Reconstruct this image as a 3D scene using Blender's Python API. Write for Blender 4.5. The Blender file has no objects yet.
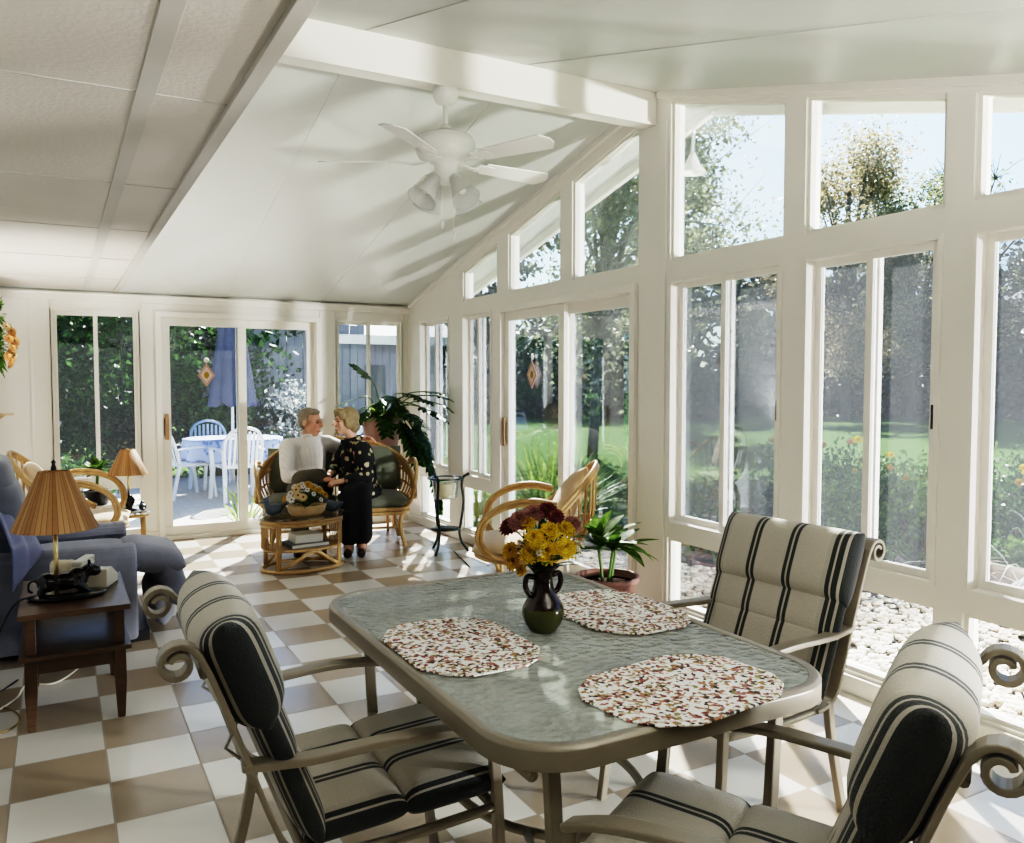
import bpy, math, random
from math import sin, cos, pi, radians, sqrt, atan2
from mathutils import Vector, Matrix, Quaternion, noise
random.seed(7)
scene = bpy.context.scene
col = scene.collection
R_ = random.Random(11)
TILE = 0.3048

# ------------------------------------------------------------------ materials
class NT:
    def __init__(s, name):
        s.m = bpy.data.materials.new(name); s.m.use_nodes = True
        s.t = s.m.node_tree; s.t.nodes.clear()
        s.out = s.n('ShaderNodeOutputMaterial')
    def n(s, typ, inp=None, **kw):
        nd = s.t.nodes.new(typ)
        for k, v in kw.items(): setattr(nd, k, v)
        for k, v in (inp or {}).items(): s.set(nd, k, v)
        return nd
    def set(s, nd, k, v):
        sock = nd.inputs[k]
        if isinstance(v, bpy.types.NodeSocket): s.t.links.new(v, sock)
        elif isinstance(v, bpy.types.Node): s.t.links.new(v.outputs[0], sock)
        elif isinstance(v, tuple) and len(v) == 3 and sock.type == 'RGBA': sock.default_value = (*v, 1)
        else: sock.default_value = v
    def math(s, op, a, b=0.0, c=0.0):
        nd = s.n('ShaderNodeMath', operation=op)
        s.set(nd, 0, a); s.set(nd, 1, b)
        if op in ('MULTIPLY_ADD', 'SMOOTH_MIN', 'COMPARE'): s.set(nd, 2, c)
        return nd.outputs[0]
    def mix(s, f, a, b):
        nd = s.n('ShaderNodeMix', data_type='RGBA')
        s.set(nd, 0, f); s.set(nd, 6, a); s.set(nd, 7, b)
        return nd.outputs[2]
    def ramp(s, f, stops, interp='LINEAR'):
        nd = s.n('ShaderNodeValToRGB'); s.set(nd, 0, f)
        cr = nd.color_ramp; cr.interpolation = interp
        while len(cr.elements) < len(stops): cr.elements.new(0.5)
        for e, (p, c) in zip(cr.elements, stops): e.position = p; e.color = (*c, 1)
        return nd.outputs[0]
    def obj(s): return s.n('ShaderNodeTexCoord').outputs['Object']
    def noise(s, scale, detail=3, vec=None, out=0):
        nd = s.n('ShaderNodeTexNoise', {'Scale': scale, 'Detail': detail})
        if vec is not None: s.set(nd, 'Vector', vec)
        else: s.set(nd, 'Vector', s.obj())
        return nd.outputs[out]
    def voro(s, scale, out=0, vec=None, rnd=1.0, feature='F1'):
        nd = s.n('ShaderNodeTexVoronoi', {'Scale': scale, 'Randomness': rnd}, feature=feature)
        s.set(nd, 'Vector', vec if vec is not None else s.obj())
        return nd.outputs[out]
    def bump(s, h, strength=.3, dist=.01):
        return s.n('ShaderNodeBump', {'Height': h, 'Strength': strength, 'Distance': dist}).outputs[0]
    def principled(s, color, rough=.5, **kw):
        nd = s.n('ShaderNodeBsdfPrincipled')
        s.set(nd, 'Base Color', color); s.set(nd, 'Roughness', rough)
        for k, v in kw.items(): s.set(nd, k.replace('_', ' '), v)
        return nd.outputs[0]
    def end(s, sh):
        s.t.links.new(sh, s.out.inputs[0]); return s.m

def simple(name, c, rough=.5, var=.12, scale=6, bump=0, **kw):
    n = NT(name)
    dark = tuple(x * (1 - var) for x in c); lite = tuple(min(1, x * (1 + var)) for x in c)
    f = n.noise(scale, 4)
    cc = n.mix(f, dark, lite)
    if bump: kw['Normal'] = n.bump(n.noise(scale * 8, 3), bump, .004)
    return n.end(n.principled(cc, rough, **kw))

M = {}
M['paint'] = simple('white_frame_paint', (.80, .77, .71), .38, .03, 3)
M['wallpaint'] = simple('wall_paint', (.77, .765, .73), .5, .03, 3)
M['ceil'] = simple('ceiling_panel_white', (.545, .555, .525), .42, .03, 2)
M['plastic'] = simple('white_plastic', (.60, .64, .68), .4, .04, 5)
M['fanwhite'] = simple('fan_white_enamel', (.90, .885, .85), .3, .03, 5)
def ceiling_tile():
    n = NT('soffit_board')
    f = n.noise(3, 3); g = n.noise(70, 4)
    c = n.mix(f, (.45, .415, .37), (.52, .485, .44))
    return n.end(n.principled(c, .55, Normal=n.bump(g, .35, .006)))
M['soffit'] = ceiling_tile()
M['batten'] = simple('soffit_batten', (.40, .38, .345), .5, .05, 4)
def floor_mat():
    n = NT('checker_tile_floor')
    v = n.obj(); s = n.n('ShaderNodeSeparateXYZ', {0: v})
    x = n.math('MULTIPLY_ADD', s.outputs[0], 1 / TILE, .578 + 20); y = n.math('MULTIPLY_ADD', s.outputs[1], 1 / TILE, -13.4567 + 40)
    fx = n.math('FRACT', x); fy = n.math('FRACT', y)
    ix = n.math('FLOOR', x); iy = n.math('FLOOR', y)
    par = n.math('MODULO', n.math('ADD', ix, iy), 2)
    comb = n.n('ShaderNodeCombineXYZ', {0: ix, 1: iy})
    wn = n.n('ShaderNodeTexWhiteNoise', {'Vector': comb.outputs[0]}).outputs[0]
    nz = n.noise(9, 5)
    tan = n.mix(wn, (.335, .265, .19), (.43, .345, .255)); tan = n.mix(n.math('MULTIPLY', nz, .5), tan, (.46, .375, .285))
    wh = n.mix(wn, (.72, .675, .60), (.81, .77, .70)); wh = n.mix(n.math('MULTIPLY', nz, .3), wh, (.70, .67, .60))
    c = n.mix(par, wh, tan)
    ex = n.math('MINIMUM', fx, n.math('SUBTRACT', 1, fx)); ey = n.math('MINIMUM', fy, n.math('SUBTRACT', 1, fy))
    g = n.math('LESS_THAN', n.math('MINIMUM', ex, ey), .011)
    c = n.mix(g, c, (.33, .27, .21))
    ro = n.math('MULTIPLY_ADD', g, .4, .22)
    return n.end(n.principled(c, ro, Normal=n.bump(n.math('MULTIPLY_ADD', g, -1, n.math('MULTIPLY', nz, .15)), .25, .004)))
M['floor'] = floor_mat()
def glass(name, tint, haze, hazec=(.75, .8, .85)):
    n = NT(name)
    fr = n.n('ShaderNodeFresnel', {'IOR': 1.45}).outputs[0]
    tr = n.n('ShaderNodeBsdfTransparent', {'Color': tint})
    df = n.n('ShaderNodeBsdfDiffuse', {'Color': hazec})
    tl = n.n('ShaderNodeBsdfTranslucent', {'Color': hazec})
    dd = n.n('ShaderNodeMixShader', {0: .5, 1: df.outputs[0], 2: tl.outputs[0]})
    m1 = n.n('ShaderNodeMixShader', {0: haze, 1: tr.outputs[0], 2: dd.outputs[0]})
    gl = n.n('ShaderNodeBsdfGlossy', {'Color': (.9, .95, 1), 'Roughness': .01})
    m2 = n.n('ShaderNodeMixShader', {0: n.math('MULTIPLY', fr, .55), 1: m1.outputs[0], 2: gl.outputs[0]})
    return n.end(m2.outputs[0])
M['glass'] = glass('clear_pane', (.97, .99, .985), .004)
M['screenglass'] = glass('screened_pane', (.70, .715, .74), .045)
M['doorglass'] = glass('door_pane', (.80, .82, .84), .012)
M['clearglass'] = glass('clear_glassware', (.97, .985, .985), .01)
def tabletop():
    n = NT('hammered_table_glass')
    h = n.noise(42, 2); h2 = n.voro(34)
    b = n.bump(n.math('ADD', h, n.math('MULTIPLY', h2, .8)), .9, .010)
    c = n.principled((.50, .515, .49), .09, Normal=b)
    tr = n.n('ShaderNodeBsdfTransparent', {'Color': (.74, .79, .76)})
    m = n.n('ShaderNodeMixShader', {0: .60, 1: tr.outputs[0], 2: c})
    return n.end(m.outputs[0])
M['tableglass'] = tabletop()
M['taupe'] = simple('taupe_metal', (.27, .24, .195), .35, .06, 9, Metallic=.25)
M['black_iron'] = simple('dark_green_iron', (.035, .045, .04), .4, .3, 20, Metallic=.5)
def rattan(name, a, b):
    n = NT(name)
    f = n.noise(26, 5); w = n.voro(60)
    c = n.mix(f, a, b); c = n.mix(n.math('MULTIPLY', n.math('LESS_THAN', w, .12), .6), c, (.16, .08, .03))
    return n.end(n.principled(c, .38))
M['rattan'] = rattan('rattan_cane', (.30, .175, .07), (.56, .38, .18))
M['rattan_pale'] = rattan('rattan_pale', (.50, .34, .17), (.78, .60, .36))
def stripes():
    n = NT('striped_cushion_cloth')
    s = n.n('ShaderNodeSeparateXYZ', {0: n.obj()})
    x = s.outputs[0]
    ax = n.math('ABSOLUTE', x)
    def band(c, w): return n.math('LESS_THAN', n.math('ABSOLUTE', n.math('SUBTRACT', ax, c)), w)
    d = None
    for c, w in ((.066, .0065), (.0865, .0065), (.226, .0065), (.2455, .0075), (.275, .0145)):
        b = band(c, w); d = b if d is None else n.math('MAXIMUM', d, b)
    soft = None
    for c, w in ((.0762, .02), (.25, .045)):
        b = band(c, w); soft = b if soft is None else n.math('MAXIMUM', soft, b)
    f = n.noise(220, 2); g = n.noise(5, 3)
    base = n.mix(f, (.40, .37, .315), (.53, .495, .43))
    base = n.mix(n.math('MULTIPLY', soft, .35), base, (.33, .31, .27))
    c = n.mix(d, base, n.mix(f, (.02, .024, .026), (.055, .06, .06)))
    return n.end(n.principled(c, .9, Normal=n.bump(n.math('ADD', f, g), .5, .004), Sheen_Weight=.2))
M['stripe'] = stripes()
def placemat():
    n = NT('floral_placemat_cloth')
    v = n.n('ShaderNodeTexVoronoi', {'Scale': 115, 'Randomness': 1.0}); n.set(v, 'Vector', n.obj())
    sx = n.n('ShaderNodeSeparateColor', {0: v.outputs['Color']})
    dk = n.noise(20, 3)
    c = n.ramp(sx.outputs[0], [(0, (.86, .85, .82)), (.36, (.17, .045, .04)), (.46, (.38, .20, .09)), (.54, (.60, .54, .45)), (.64, (.36, .16, .13)), (.74, (.05, .045, .035)), (.84, (.85, .84, .80)), (.94, (.25, .22, .08))], 'CONSTANT')
    c2 = n.mix(n.math('GREATER_THAN', dk, .62), c, (.86, .85, .82))
    return n.end(n.principled(c2, .85, Normal=n.bump(v.outputs[0], .3, .003)))
M['placemat'] = placemat()
def darkwood():
    n = NT('dark_stained_wood')
    mp = n.n('ShaderNodeMapping', {'Scale': (3, 40, 40)}); n.set(mp, 'Vector', n.obj())
    f = n.noise(3, 5, mp.outputs[0])
    return n.end(n.principled(n.mix(f, (.045, .026, .016), (.13, .078, .045)), .33))
M['darkwood'] = darkwood()
M['orangewood'] = simple('honey_wood', (.40, .18, .06), .4, .3, 14)
M['palewood'] = simple('pale_wood', (.62, .45, .28), .5, .2, 14)
M['brass'] = simple('brass', (.72, .56, .30), .25, .1, 9, Metallic=.9)
M['handlewood'] = simple('handle_brown', (.35, .20, .10), .4, .2, 30)
M['blackgloss'] = simple('black_glazed_ceramic', (.010, .009, .009), .12, .3, 9)
M['black'] = simple('black_plastic', (.02, .02, .022), .35, .2, 9)
def bluefab(name, a, b, sc=14):
    n = NT(name)
    f = n.noise(sc, 5); g = n.noise(300, 2)
    return n.end(n.principled(n.mix(f, a, b), .9, Normal=n.bump(g, .3, .003), Sheen_Weight=.35))
M['blueuph'] = bluefab('slate_blue_upholstery', (.125, .13, .165), (.22, .225, .27))
M['bluethrow'] = bluefab('periwinkle_throw', (.22, .235, .38), (.30, .32, .47))
M['greencush'] = bluefab('sage_green_cushion', (.105, .115, .085), (.20, .21, .165))
M['creamcush'] = bluefab('cream_cushion_cloth', (.46, .34, .22), (.60, .48, .34), 9)
M['tancush'] = bluefab('tan_pillow_cloth', (.46, .32, .20), (.62, .47, .32), 9)
M['cream0'] = simple('cream_candle_wax', (.86, .76, .56), .45, .04, 5)
M['ivory'] = simple('ivory_plastic', (.70, .66, .55), .4, .05, 5)
def pleats():
    n = NT('wood_splint_shade')
    s = n.n('ShaderNodeSeparateXYZ', {0: n.obj()})
    a = n.math('ARCTAN2', s.outputs[1], s.outputs[0])
    k = n.math('MULTIPLY', a, 46 / (2 * pi)); idx = n.math('FLOOR', k); fr = n.math('FRACT', k)
    wn = n.n('ShaderNodeTexWhiteNoise', {'Vector': n.n('ShaderNodeCombineXYZ', {0: idx}).outputs[0]}).outputs[0]
    c = n.mix(wn, (.36, .18, .075), (.62, .38, .19))
    c = n.mix(n.math('MULTIPLY', n.math('LESS_THAN', fr, .12), .85), c, (.10, .04, .012))
    c = n.mix(n.math('MULTIPLY', n.noise(60, 2), .3), c, (.66, .42, .2))
    df = n.principled(c, .6); tl = n.n('ShaderNodeBsdfTranslucent', {'Color': c})
    return n.end(n.n('ShaderNodeMixShader', {0: .35, 1: df, 2: tl.outputs[0]}).outputs[0])
M['shade'] = pleats()
def leaf(name, a, b, trans=.35, sc=3.0, rough=.45):
    n = NT(name)
    f = n.noise(sc, 4); c = n.mix(f, a, b)
    c = n.mix(n.n('ShaderNodeMapRange', {0: n.noise(sc * 9, 2), 1: .35, 2: .65}).outputs[0], c, tuple(x * .45 for x in a))
    p = n.principled(c, rough, Specular_IOR_Level=.2); t = n.n('ShaderNodeBsdfTranslucent', {'Color': c})
    return n.end(n.n('ShaderNodeMixShader', {0: trans, 1: p, 2: t.outputs[0]}).outputs[0])
M['leaf_dark'] = leaf('leaf_dark_green', (.03, .075, .02), (.08, .17, .04))
M['leaf_mid'] = leaf('leaf_mid_green', (.09, .18, .04), (.22, .33, .08))
M['leaf_bright'] = leaf('leaf_yellow_green', (.17, .29, .06), (.34, .44, .11))
M['leaf_autumn'] = leaf('leaf_autumn', (.28, .25, .15), (.52, .42, .24), .5, .8)
M['leaf_oak'] = leaf('leaf_oak', (.17, .20, .11), (.34, .34, .19), .5, .8)
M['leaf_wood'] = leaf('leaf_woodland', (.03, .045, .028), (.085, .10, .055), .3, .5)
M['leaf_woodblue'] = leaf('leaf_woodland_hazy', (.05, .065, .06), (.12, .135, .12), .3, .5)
M['leaf_grey'] = leaf('leaf_pale_grey', (.40, .45, .42), (.70, .72, .68), .3, 3)
M['bark'] = simple('bark', (.075, .062, .05), .85, .3, 6, .3)
M['stem'] = simple('stem_green', (.10, .17, .05), .5, .2, 9)
M['soil'] = simple('potting_soil', (.035, .022, .015), .95, .4, 30, .4, Specular_IOR_Level=.05)
M['mauvepot'] = simple('mauve_glazed_pot', (.27, .165, .15), .4, .1, 5)
M['brownpot'] = simple('plum_brown_pot', (.26, .14, .12), .42, .12, 5)
M['blackpot'] = simple('black_pot', (.018, .018, .02), .35, .2, 5)
def vase():
    n = NT('two_tone_vase_glaze')
    s = n.n('ShaderNodeSeparateXYZ', {0: n.obj()})
    z = n.math('ADD', s.outputs[2], n.math('MULTIPLY', n.noise(30, 3), .012))
    c = n.mix(n.math('GREATER_THAN', z, .075), n.mix(n.noise(14, 3), (.035, .04, .012), (.085, .085, .03)), n.mix(n.noise(9, 3), (.012, .005, .004), (.03, .012, .009)))
    return n.end(n.principled(c, .16))
M['vase'] = vase()
M['petal_yellow'] = leaf('petal_yellow', (.86, .56, .02), (.98, .78, .12), .45, 40, .6)
M['petal_gold'] = leaf('petal_gold', (.62, .36, .04), (.80, .50, .08), .3, 40, .6)
M['petal_wine'] = leaf('petal_wine', (.16, .035, .035), (.30, .10, .09), .3, 40, .6)
M['petal_rose'] = leaf('petal_rose', (.34, .16, .14), (.50, .27, .24), .3, 40, .6)
M['petal_white'] = leaf('petal_white', (.82, .80, .72), (.92, .90, .84), .3, 40, .6)
M['petal_cream'] = leaf('petal_cream', (.72, .52, .26), (.88, .74, .48), .3, 40, .6)
M['petal_orange'] = leaf('petal_orange', (.62, .26, .09), (.82, .46, .22), .3, 40, .6)
M['flower_eye'] = simple('flower_eye', (.16, .07, .02), .8, .3, 60)
M['book'] = simple('book_cover_cream', (.66, .62, .52), .5, .05, 8)
M['bookdark'] = simple('book_cover_grey', (.16, .17, .17), .5, .05, 8)
M['page'] = simple('paper_pages', (.82, .80, .74), .7, .05, 60)
M['duck'] = simple('blue_grey_ornament_paint', (.085, .105, .125), .4, .3, 30)
M['skin_m'] = simple('skin_ruddy', (.58, .31, .21), .5, .1, 12, Subsurface_Weight=.1)
M['skin_w'] = simple('skin_fair', (.62, .36, .26), .5, .08, 12, Subsurface_Weight=.1)
M['hair_m'] = simple('hair_grey_brown', (.26, .215, .16), .6, .45, 50, .5)
M['hair_w'] = simple('hair_ash_blonde', (.27, .20, .105), .55, .5, 45, .5)
def shirt():
    n = NT('white_striped_shirt')
    s = n.n('ShaderNodeSeparateXYZ', {0: n.obj()})
    l = n.math('LESS_THAN', n.math('FRACT', n.math('MULTIPLY', n.math('ADD', s.outputs[0], n.math('MULTIPLY', s.outputs[1], .7)), 34)), .16)
    c = n.mix(n.math('MULTIPLY', l, .35), (.82, .78, .735), (.50, .46, .44))
    return n.end(n.principled(c, .8, Normal=n.bump(n.noise(14, 3), .35, .02)))
M['shirt'] = shirt()
M['trouser'] = simple('olive_trouser_cloth', (.105, .088, .062), .85, .2, 14, .2)
M['blackcloth'] = simple('black_trouser_cloth', (.008, .008, .010), .8, .3, 14, .2)
def cardigan():
    n = NT('black_leaf_print_knit')
    v = n.voro(19, 0); cc = n.n('ShaderNodeTexVoronoi', {'Scale': 19.0}); n.set(cc, 'Vector', n.obj())
    sx = n.n('ShaderNodeSeparateColor', {0: cc.outputs['Color']})
    lc = n.ramp(sx.outputs[0], [(0, (.40, .36, .22)), (.35, (.24, .26, .16)), (.6, (.42, .24, .20)), (.8, (.52, .47, .33))], 'CONSTANT')
    on = n.math('MULTIPLY', n.math('LESS_THAN', n.math('ADD', v, n.math('MULTIPLY', n.noise(70, 2), .25)), .50), n.math('GREATER_THAN', sx.outputs[1], .22))
    return n.end(n.principled(n.mix(on, (.009, .009, .011), lc), .85))
M['cardigan'] = cardigan()
M['shoe'] = simple('oxblood_shoe_leather', (.055, .018, .018), .3, .2, 9)
M['sock'] = simple('ankle_stocking', (.27, .16, .11), .6, .1, 9)
M['eye'] = simple('eye_dark', (.02, .015, .012), .2, .1, 9)
M['lip'] = simple('lip', (.42, .16, .13), .5, .1, 9)
M['teeth'] = simple('teeth_white', (.85, .82, .76), .4, .03, 9)
# outdoors
def lawn_mat():
    n = NT('lawn_grass')
    f = n.noise(.35, 4); g = n.noise(40, 4)
    c = n.mix(f, (.05, .105, .028), (.10, .165, .05)); c = n.mix(n.math('MULTIPLY', g, .6), c, (.035, .075, .02))
    return n.end(n.principled(c, 1.0, Normal=n.bump(g, .6, .05), Specular_IOR_Level=.02))
M['lawn'] = lawn_mat()
def pavers():
    n = NT('pale_paver_patio')
    b = n.n('ShaderNodeTexBrick', {'Scale': 2.2, 'Mortar Size': .01, 'Color1': (.62, .58, .53, 1), 'Color2': (.56, .52, .48, 1), 'Mortar': (.36, .34, .31, 1)}); n.set(b, 'Vector', n.obj())
    return n.end(n.principled(n.mix(n.math('MULTIPLY', n.noise(8, 4), .4), b.outputs[0], (.50, .45, .41)), .9, Specular_IOR_Level=.1))
M['pavers'] = pavers()
M['mulch'] = simple('dark_mulch', (.07, .055, .05), .95, .5, 30, .6)
M['road'] = simple('asphalt_drive', (.12, .12, .13), .9, .15, 3)
def pebble():
    n = NT('cream_river_pebbles')
    f = n.noise(9, 2); g = n.voro(11, 1)
    sc = n.n('ShaderNodeSeparateColor', {0: g})
    return n.end(n.principled(n.mix(sc.outputs[0], n.mix(f, (.36, .29, .22), (.50, .43, .35)), (.62, .58, .52)), .9, Specular_IOR_Level=.1))
M['pebble'] = pebble()
def umb():
    n = NT('blue_umbrella_cloth')
    return n.end(n.principled(n.mix(n.noise(7, 3), (.04, .05, .095), (.075, .088, .15)), .8))
M['umbrella'] = umb()
def tcloth():
    n = NT('blue_floral_tablecloth')
    v = n.voro(13); f = n.noise(30, 2)
    on = n.math('LESS_THAN', n.math('ADD', v, n.math('MULTIPLY', f, .3)), .48)
    return n.end(n.principled(n.mix(on, (.26, .32, .52), (.07, .13, .40)), .8))
M['tcloth'] = tcloth()
M['bluechair'] = simple('pale_blue_plastic', (.27, .36, .52), .45, .06, 5)
M['fence'] = simple('weathered_fence_board', (.17, .185, .215), .85, .3, 5, .2)
M['siding'] = simple('lilac_grey_siding', (.20, .19, .235), .8, .1, 3)
M['roofing'] = simple('pale_shingle', (.55, .57, .62), .8, .1, 30, .3)
M['housewhite'] = simple('white_house_siding', (.72, .74, .78), .7, .05, 3)
M['potpale'] = simple('pale_stone_planter', (.55, .46, .37), .7, .15, 18)
M['lampmetal'] = simple('silver_lamp_metal', (.62, .64, .66), .3, .05, 9, Metallic=.5)
M['shutter'] = simple('dark_window_glass', (.03, .035, .045), .2, .2, 3)

# ------------------------------------------------------------------ mesh builder
def rotz(a): return Matrix.Rotation(a, 4, 'Z')
def frame_z(d):
    d = Vector(d).normalized(); return Vector((0, 0, 1)).rotation_difference(d).to_matrix().to_4x4()
class B:
    def __init__(s): s.v = []; s.f = []; s.sm = []
    def add(s, vs, fs, smooth=True, m=None):
        o = len(s.v)
        s.v += [tuple(m @ Vector(p)) for p in vs] if m is not None else [tuple(p) for p in vs]
        s.f += [tuple(i + o for i in f) for f in fs]; s.sm += [smooth] * len(fs)
        return s
    def box(s, c, d, m=None):
        x, y, z = c; a, b, h = d[0] / 2, d[1] / 2, d[2] / 2
        vs = [(x + i * a, y + j * b, z + k * h) for i in (-1, 1) for j in (-1, 1) for k in (-1, 1)]
        fs = [(0, 1, 3, 2), (4, 6, 7, 5), (0, 4, 5, 1), (2, 3, 7, 6), (0, 2, 6, 4), (1, 5, 7, 3)]
        return s.add(vs, fs, False, m)
    def b2(s, x0, x1, y0, y1, z0, z1, m=None):
        return s.box(((x0 + x1) / 2, (y0 + y1) / 2, (z0 + z1) / 2), (abs(x1 - x0), abs(y1 - y0), abs(z1 - z0)), m)
    def prism(s, poly, ax, a, b, m=None, smooth=False):
        # poly: list of 2D points in the two axes other than ax
        def p3(p, t):
            return {'x': (t, p[0], p[1]), 'y': (p[0], t, p[1]), 'z': (p[0], p[1], t)}[ax]
        n = len(poly)
        vs = [p3(p, a) for p in poly] + [p3(p, b) for p in poly]
        fs = [tuple(range(n))[::-1], tuple(range(n, 2 * n))] + [(i, (i + 1) % n, n + (i + 1) % n, n + i) for i in range(n)]
        return s.add(vs, fs, smooth, m)
    def tube(s, pts, r, n=8, closed=False, m=None, flat=None, up=None, side=None):
        # swept tube; r scalar or list; flat=(w,h) gives a flat strap section, up its fixed normal
        pts = [Vector(p) for p in pts]; k = len(pts)
        if k < 2: return s
        rs = r if isinstance(r, (list, tuple)) else [r] * k
        tang = []
        for i in range(k):
            if closed: t = pts[(i + 1) % k] - pts[i - 1]
            else: t = pts[min(i + 1, k - 1)] - pts[max(i - 1, 0)]
            tang.append(t.normalized() if t.length > 1e-9 else Vector((0, 0, 1)))
        nrm = tang[0].orthogonal().normalized() if up is None else Vector(up)
        vs, fs = [], []
        for i in range(k):
            t = tang[i]
            nn = (nrm if up is None else Vector(up)) if side is None else Vector(side).cross(t); nn = nn - t * nn.dot(t)
            if nn.length < 1e-6: nn = t.orthogonal()
            nn.normalize(); nrm = nn; bb = t.cross(nn)
            if flat:
                w, h = flat[0] / 2, flat[1] / 2
                sec = [(w, h), (-w, h), (-w, -h), (w, -h)]
                for (p, q) in sec: vs.append(pts[i] + bb * p + nn * q)
            else:
                for j in range(n):
                    a = 2 * pi * j / n; vs.append(pts[i] + (nn * cos(a) + bb * sin(a)) * rs[i])
        if flat: n = 4
        for i in range(k if closed else k - 1):
            i2 = (i + 1) % k
            for j in range(n):
                j2 = (j + 1) % n
                fs.append((i * n + j, i * n + j2, i2 * n + j2, i2 * n + j))
        if not closed:
            fs.append(tuple(range(n))[::-1]); fs.append(tuple((k - 1) * n + j for j in range(n)))
        return s.add(vs, fs, flat is None, m)
    def lathe(s, prof, n=24, c=(0, 0, 0), m=None, cap=True):
        vs, fs = [], []
        for (r, z) in prof:
            for j in range(n):
                a = 2 * pi * j / n; vs.append((c[0] + r * cos(a), c[1] + r * sin(a), c[2] + z))
        for i in range(len(prof) - 1):
            for j in range(n):
                j2 = (j + 1) % n
                fs.append((i * n + j, i * n + j2, (i + 1) * n + j2, (i + 1) * n + j))
        if cap:
            fs.append(tuple(range(n))[::-1])
            if cap is True: fs.append(tuple((len(prof) - 1) * n + j for j in range(n)))
        return s.add(vs, fs, True, m)
    def ell(s, c, r, m=None, n=14, k=9, wob=0, rng=None):
        vs, fs = [(c[0], c[1], c[2] - r[2])], []
        for i in range(1, k):
            t = -pi / 2 + pi * i / k
            for j in range(n):
                a = 2 * pi * j / n; w = 1 + (rng.uniform(-wob, wob) if rng else 0)
                vs.append((c[0] + r[0] * cos(t) * cos(a) * w, c[1] + r[1] * cos(t) * sin(a) * w, c[2] + r[2] * sin(t) * w))
        vs.append((c[0], c[1], c[2] + r[2])); top = len(vs) - 1
        for j in range(n): fs.append((0, 1 + (j + 1) % n, 1 + j)); fs.append((top, top - n + j, top - n + (j + 1) % n))
        for i in range(k - 2):
            for j in range(n):
                a = 1 + i * n + j; b = 1 + i * n + (j + 1) % n
                fs.append((a, b, b + n, a + n))
        return s.add(vs, fs, True, m)
    def cap2(s, p, q, r0, r1, n=10):
        # tapered capsule for figures
        p, q = Vector(p), Vector(q); d = (q - p)
        s.ell(p, (r0, r0, r0), n=n, k=8); s.ell(q, (r1, r1, r1), n=n, k=8)
        s.tube([p, q], [r0, r1], n)
        return s
    def pillow(s, w, d, h, m=None, n=18, e=6.0, sag=0.0, bul=1.0):
        us = [sin(pi / 2 * (-1 + 2 * i / n)) for i in range(n + 1)]
        vs, fs = [], []
        idx = {}
        def hh(u, v): return h / 2 * (max(0, (1 - abs(u) ** e) * (1 - abs(v) ** e))) ** .5
        for side in (1, -1):
            for i, u in enumerate(us):
                for j, v in enumerate(us):
                    edge = i in (0, n) or j in (0, n)
                    if side == -1 and edge: idx[(side, i, j)] = idx[(1, i, j)]; continue
                    idx[(side, i, j)] = len(vs)
                    z = side * hh(u, v) * (1 + (bul - 1) * (1 - u * u) * (1 - v * v)) - sag * (1 - u * u) * (1 - v * v)
                    vs.append((w / 2 * u, d / 2 * v, z))
        for side in (1, -1):
            for i in range(n):
                for j in range(n):
                    q = (idx[(side, i, j)], idx[(side, i + 1, j)], idx[(side, i + 1, j + 1)], idx[(side, i, j + 1)])
                    fs.append(q if side == 1 else q[::-1])
        return s.add(vs, fs, True, m)
    def grid(s, fn, nu, nv, m=None, smooth=True, closeu=False):
        vs = [fn(i / nu, j / nv) for i in range(nu + (0 if closeu else 1)) for j in range(nv + 1)]
        fs = []
        for i in range(nu):
            i2 = (i + 1) % nu if closeu else i + 1
            for j in range(nv): fs.append((i * (nv + 1) + j, i2 * (nv + 1) + j, i2 * (nv + 1) + j + 1, i * (nv + 1) + j + 1))
        return s.add(vs, fs, smooth, m)
    def blade(s, p, d, up, L, W, bend=.3, seg=4, tipw=.0, fold=.0):
        # a pointed leaf from p along d, arched down
        d = Vector(d).normalized(); up = Vector(up); side = d.cross(up)
        if side.length < 1e-6: side = d.orthogonal()
        side.normalize(); nn = side.cross(d).normalized()
        vs, fs = [], []
        p = Vector(p)
        for i in range(seg + 1):
            t = i / seg; w = W / 2 * max(.06, sin(pi * (t * .86 + .1)) if t < 1 else tipw)
            c = p + d * (L * t * (1 - .25 * bend * t)) - Vector((0, 0, 1)) * (bend * L * t * t * .6)
            vs += [c - side * w + nn * fold * w, c, c + side * w + nn * fold * w]
        for i in range(seg):
            a = i * 3; fs += [(a, a + 1, a + 4, a + 3), (a + 1, a + 2, a + 5, a + 4)]
        return s.add(vs, fs, True)
    def leaves(s, n, sampler, size, rng, asp=.55):
        v, f, sm = s.v, s.f, s.sm
        for _ in range(n):
            p = sampler(); L = size * rng.uniform(.6, 1.25)
            a = rng.uniform(0, 2 * pi); z = rng.uniform(-1, 1); q = sqrt(1 - z * z)
            d = Vector((q * cos(a), q * sin(a), z)); o = d.orthogonal().normalized()
            o.rotate(Quaternion(d, rng.uniform(0, 6.28)))
            e = o * (L * asp / 2); h = d * (L / 2); k = len(v)
            v += [tuple(p - h), tuple(p + e), tuple(p + h), tuple(p - e)]
            f.append((k, k + 1, k + 2, k + 3)); sm.append(False)
        return s
    def obj(s, name, mat, parent=None, bevel=0, loc=None, solid=0, subd=0, seg=2):
        me = bpy.data.meshes.new(name); me.from_pydata(s.v, [], s.f); 
        me.polygons.foreach_set('use_smooth', s.sm); me.update()
        o = bpy.data.objects.new(name, me); col.objects.link(o)
        me.materials.append(M[mat] if isinstance(mat, str) else mat)
        if parent: o.parent = parent
        if loc: o.location = loc
        if solid:
            md = o.modifiers.new('solid', 'SOLIDIFY'); md.thickness = solid; md.offset = 0
        if bevel:
            md = o.modifiers.new('bevel', 'BEVEL'); md.width = bevel; md.segments = seg; md.limit_method = 'ANGLE'
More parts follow.
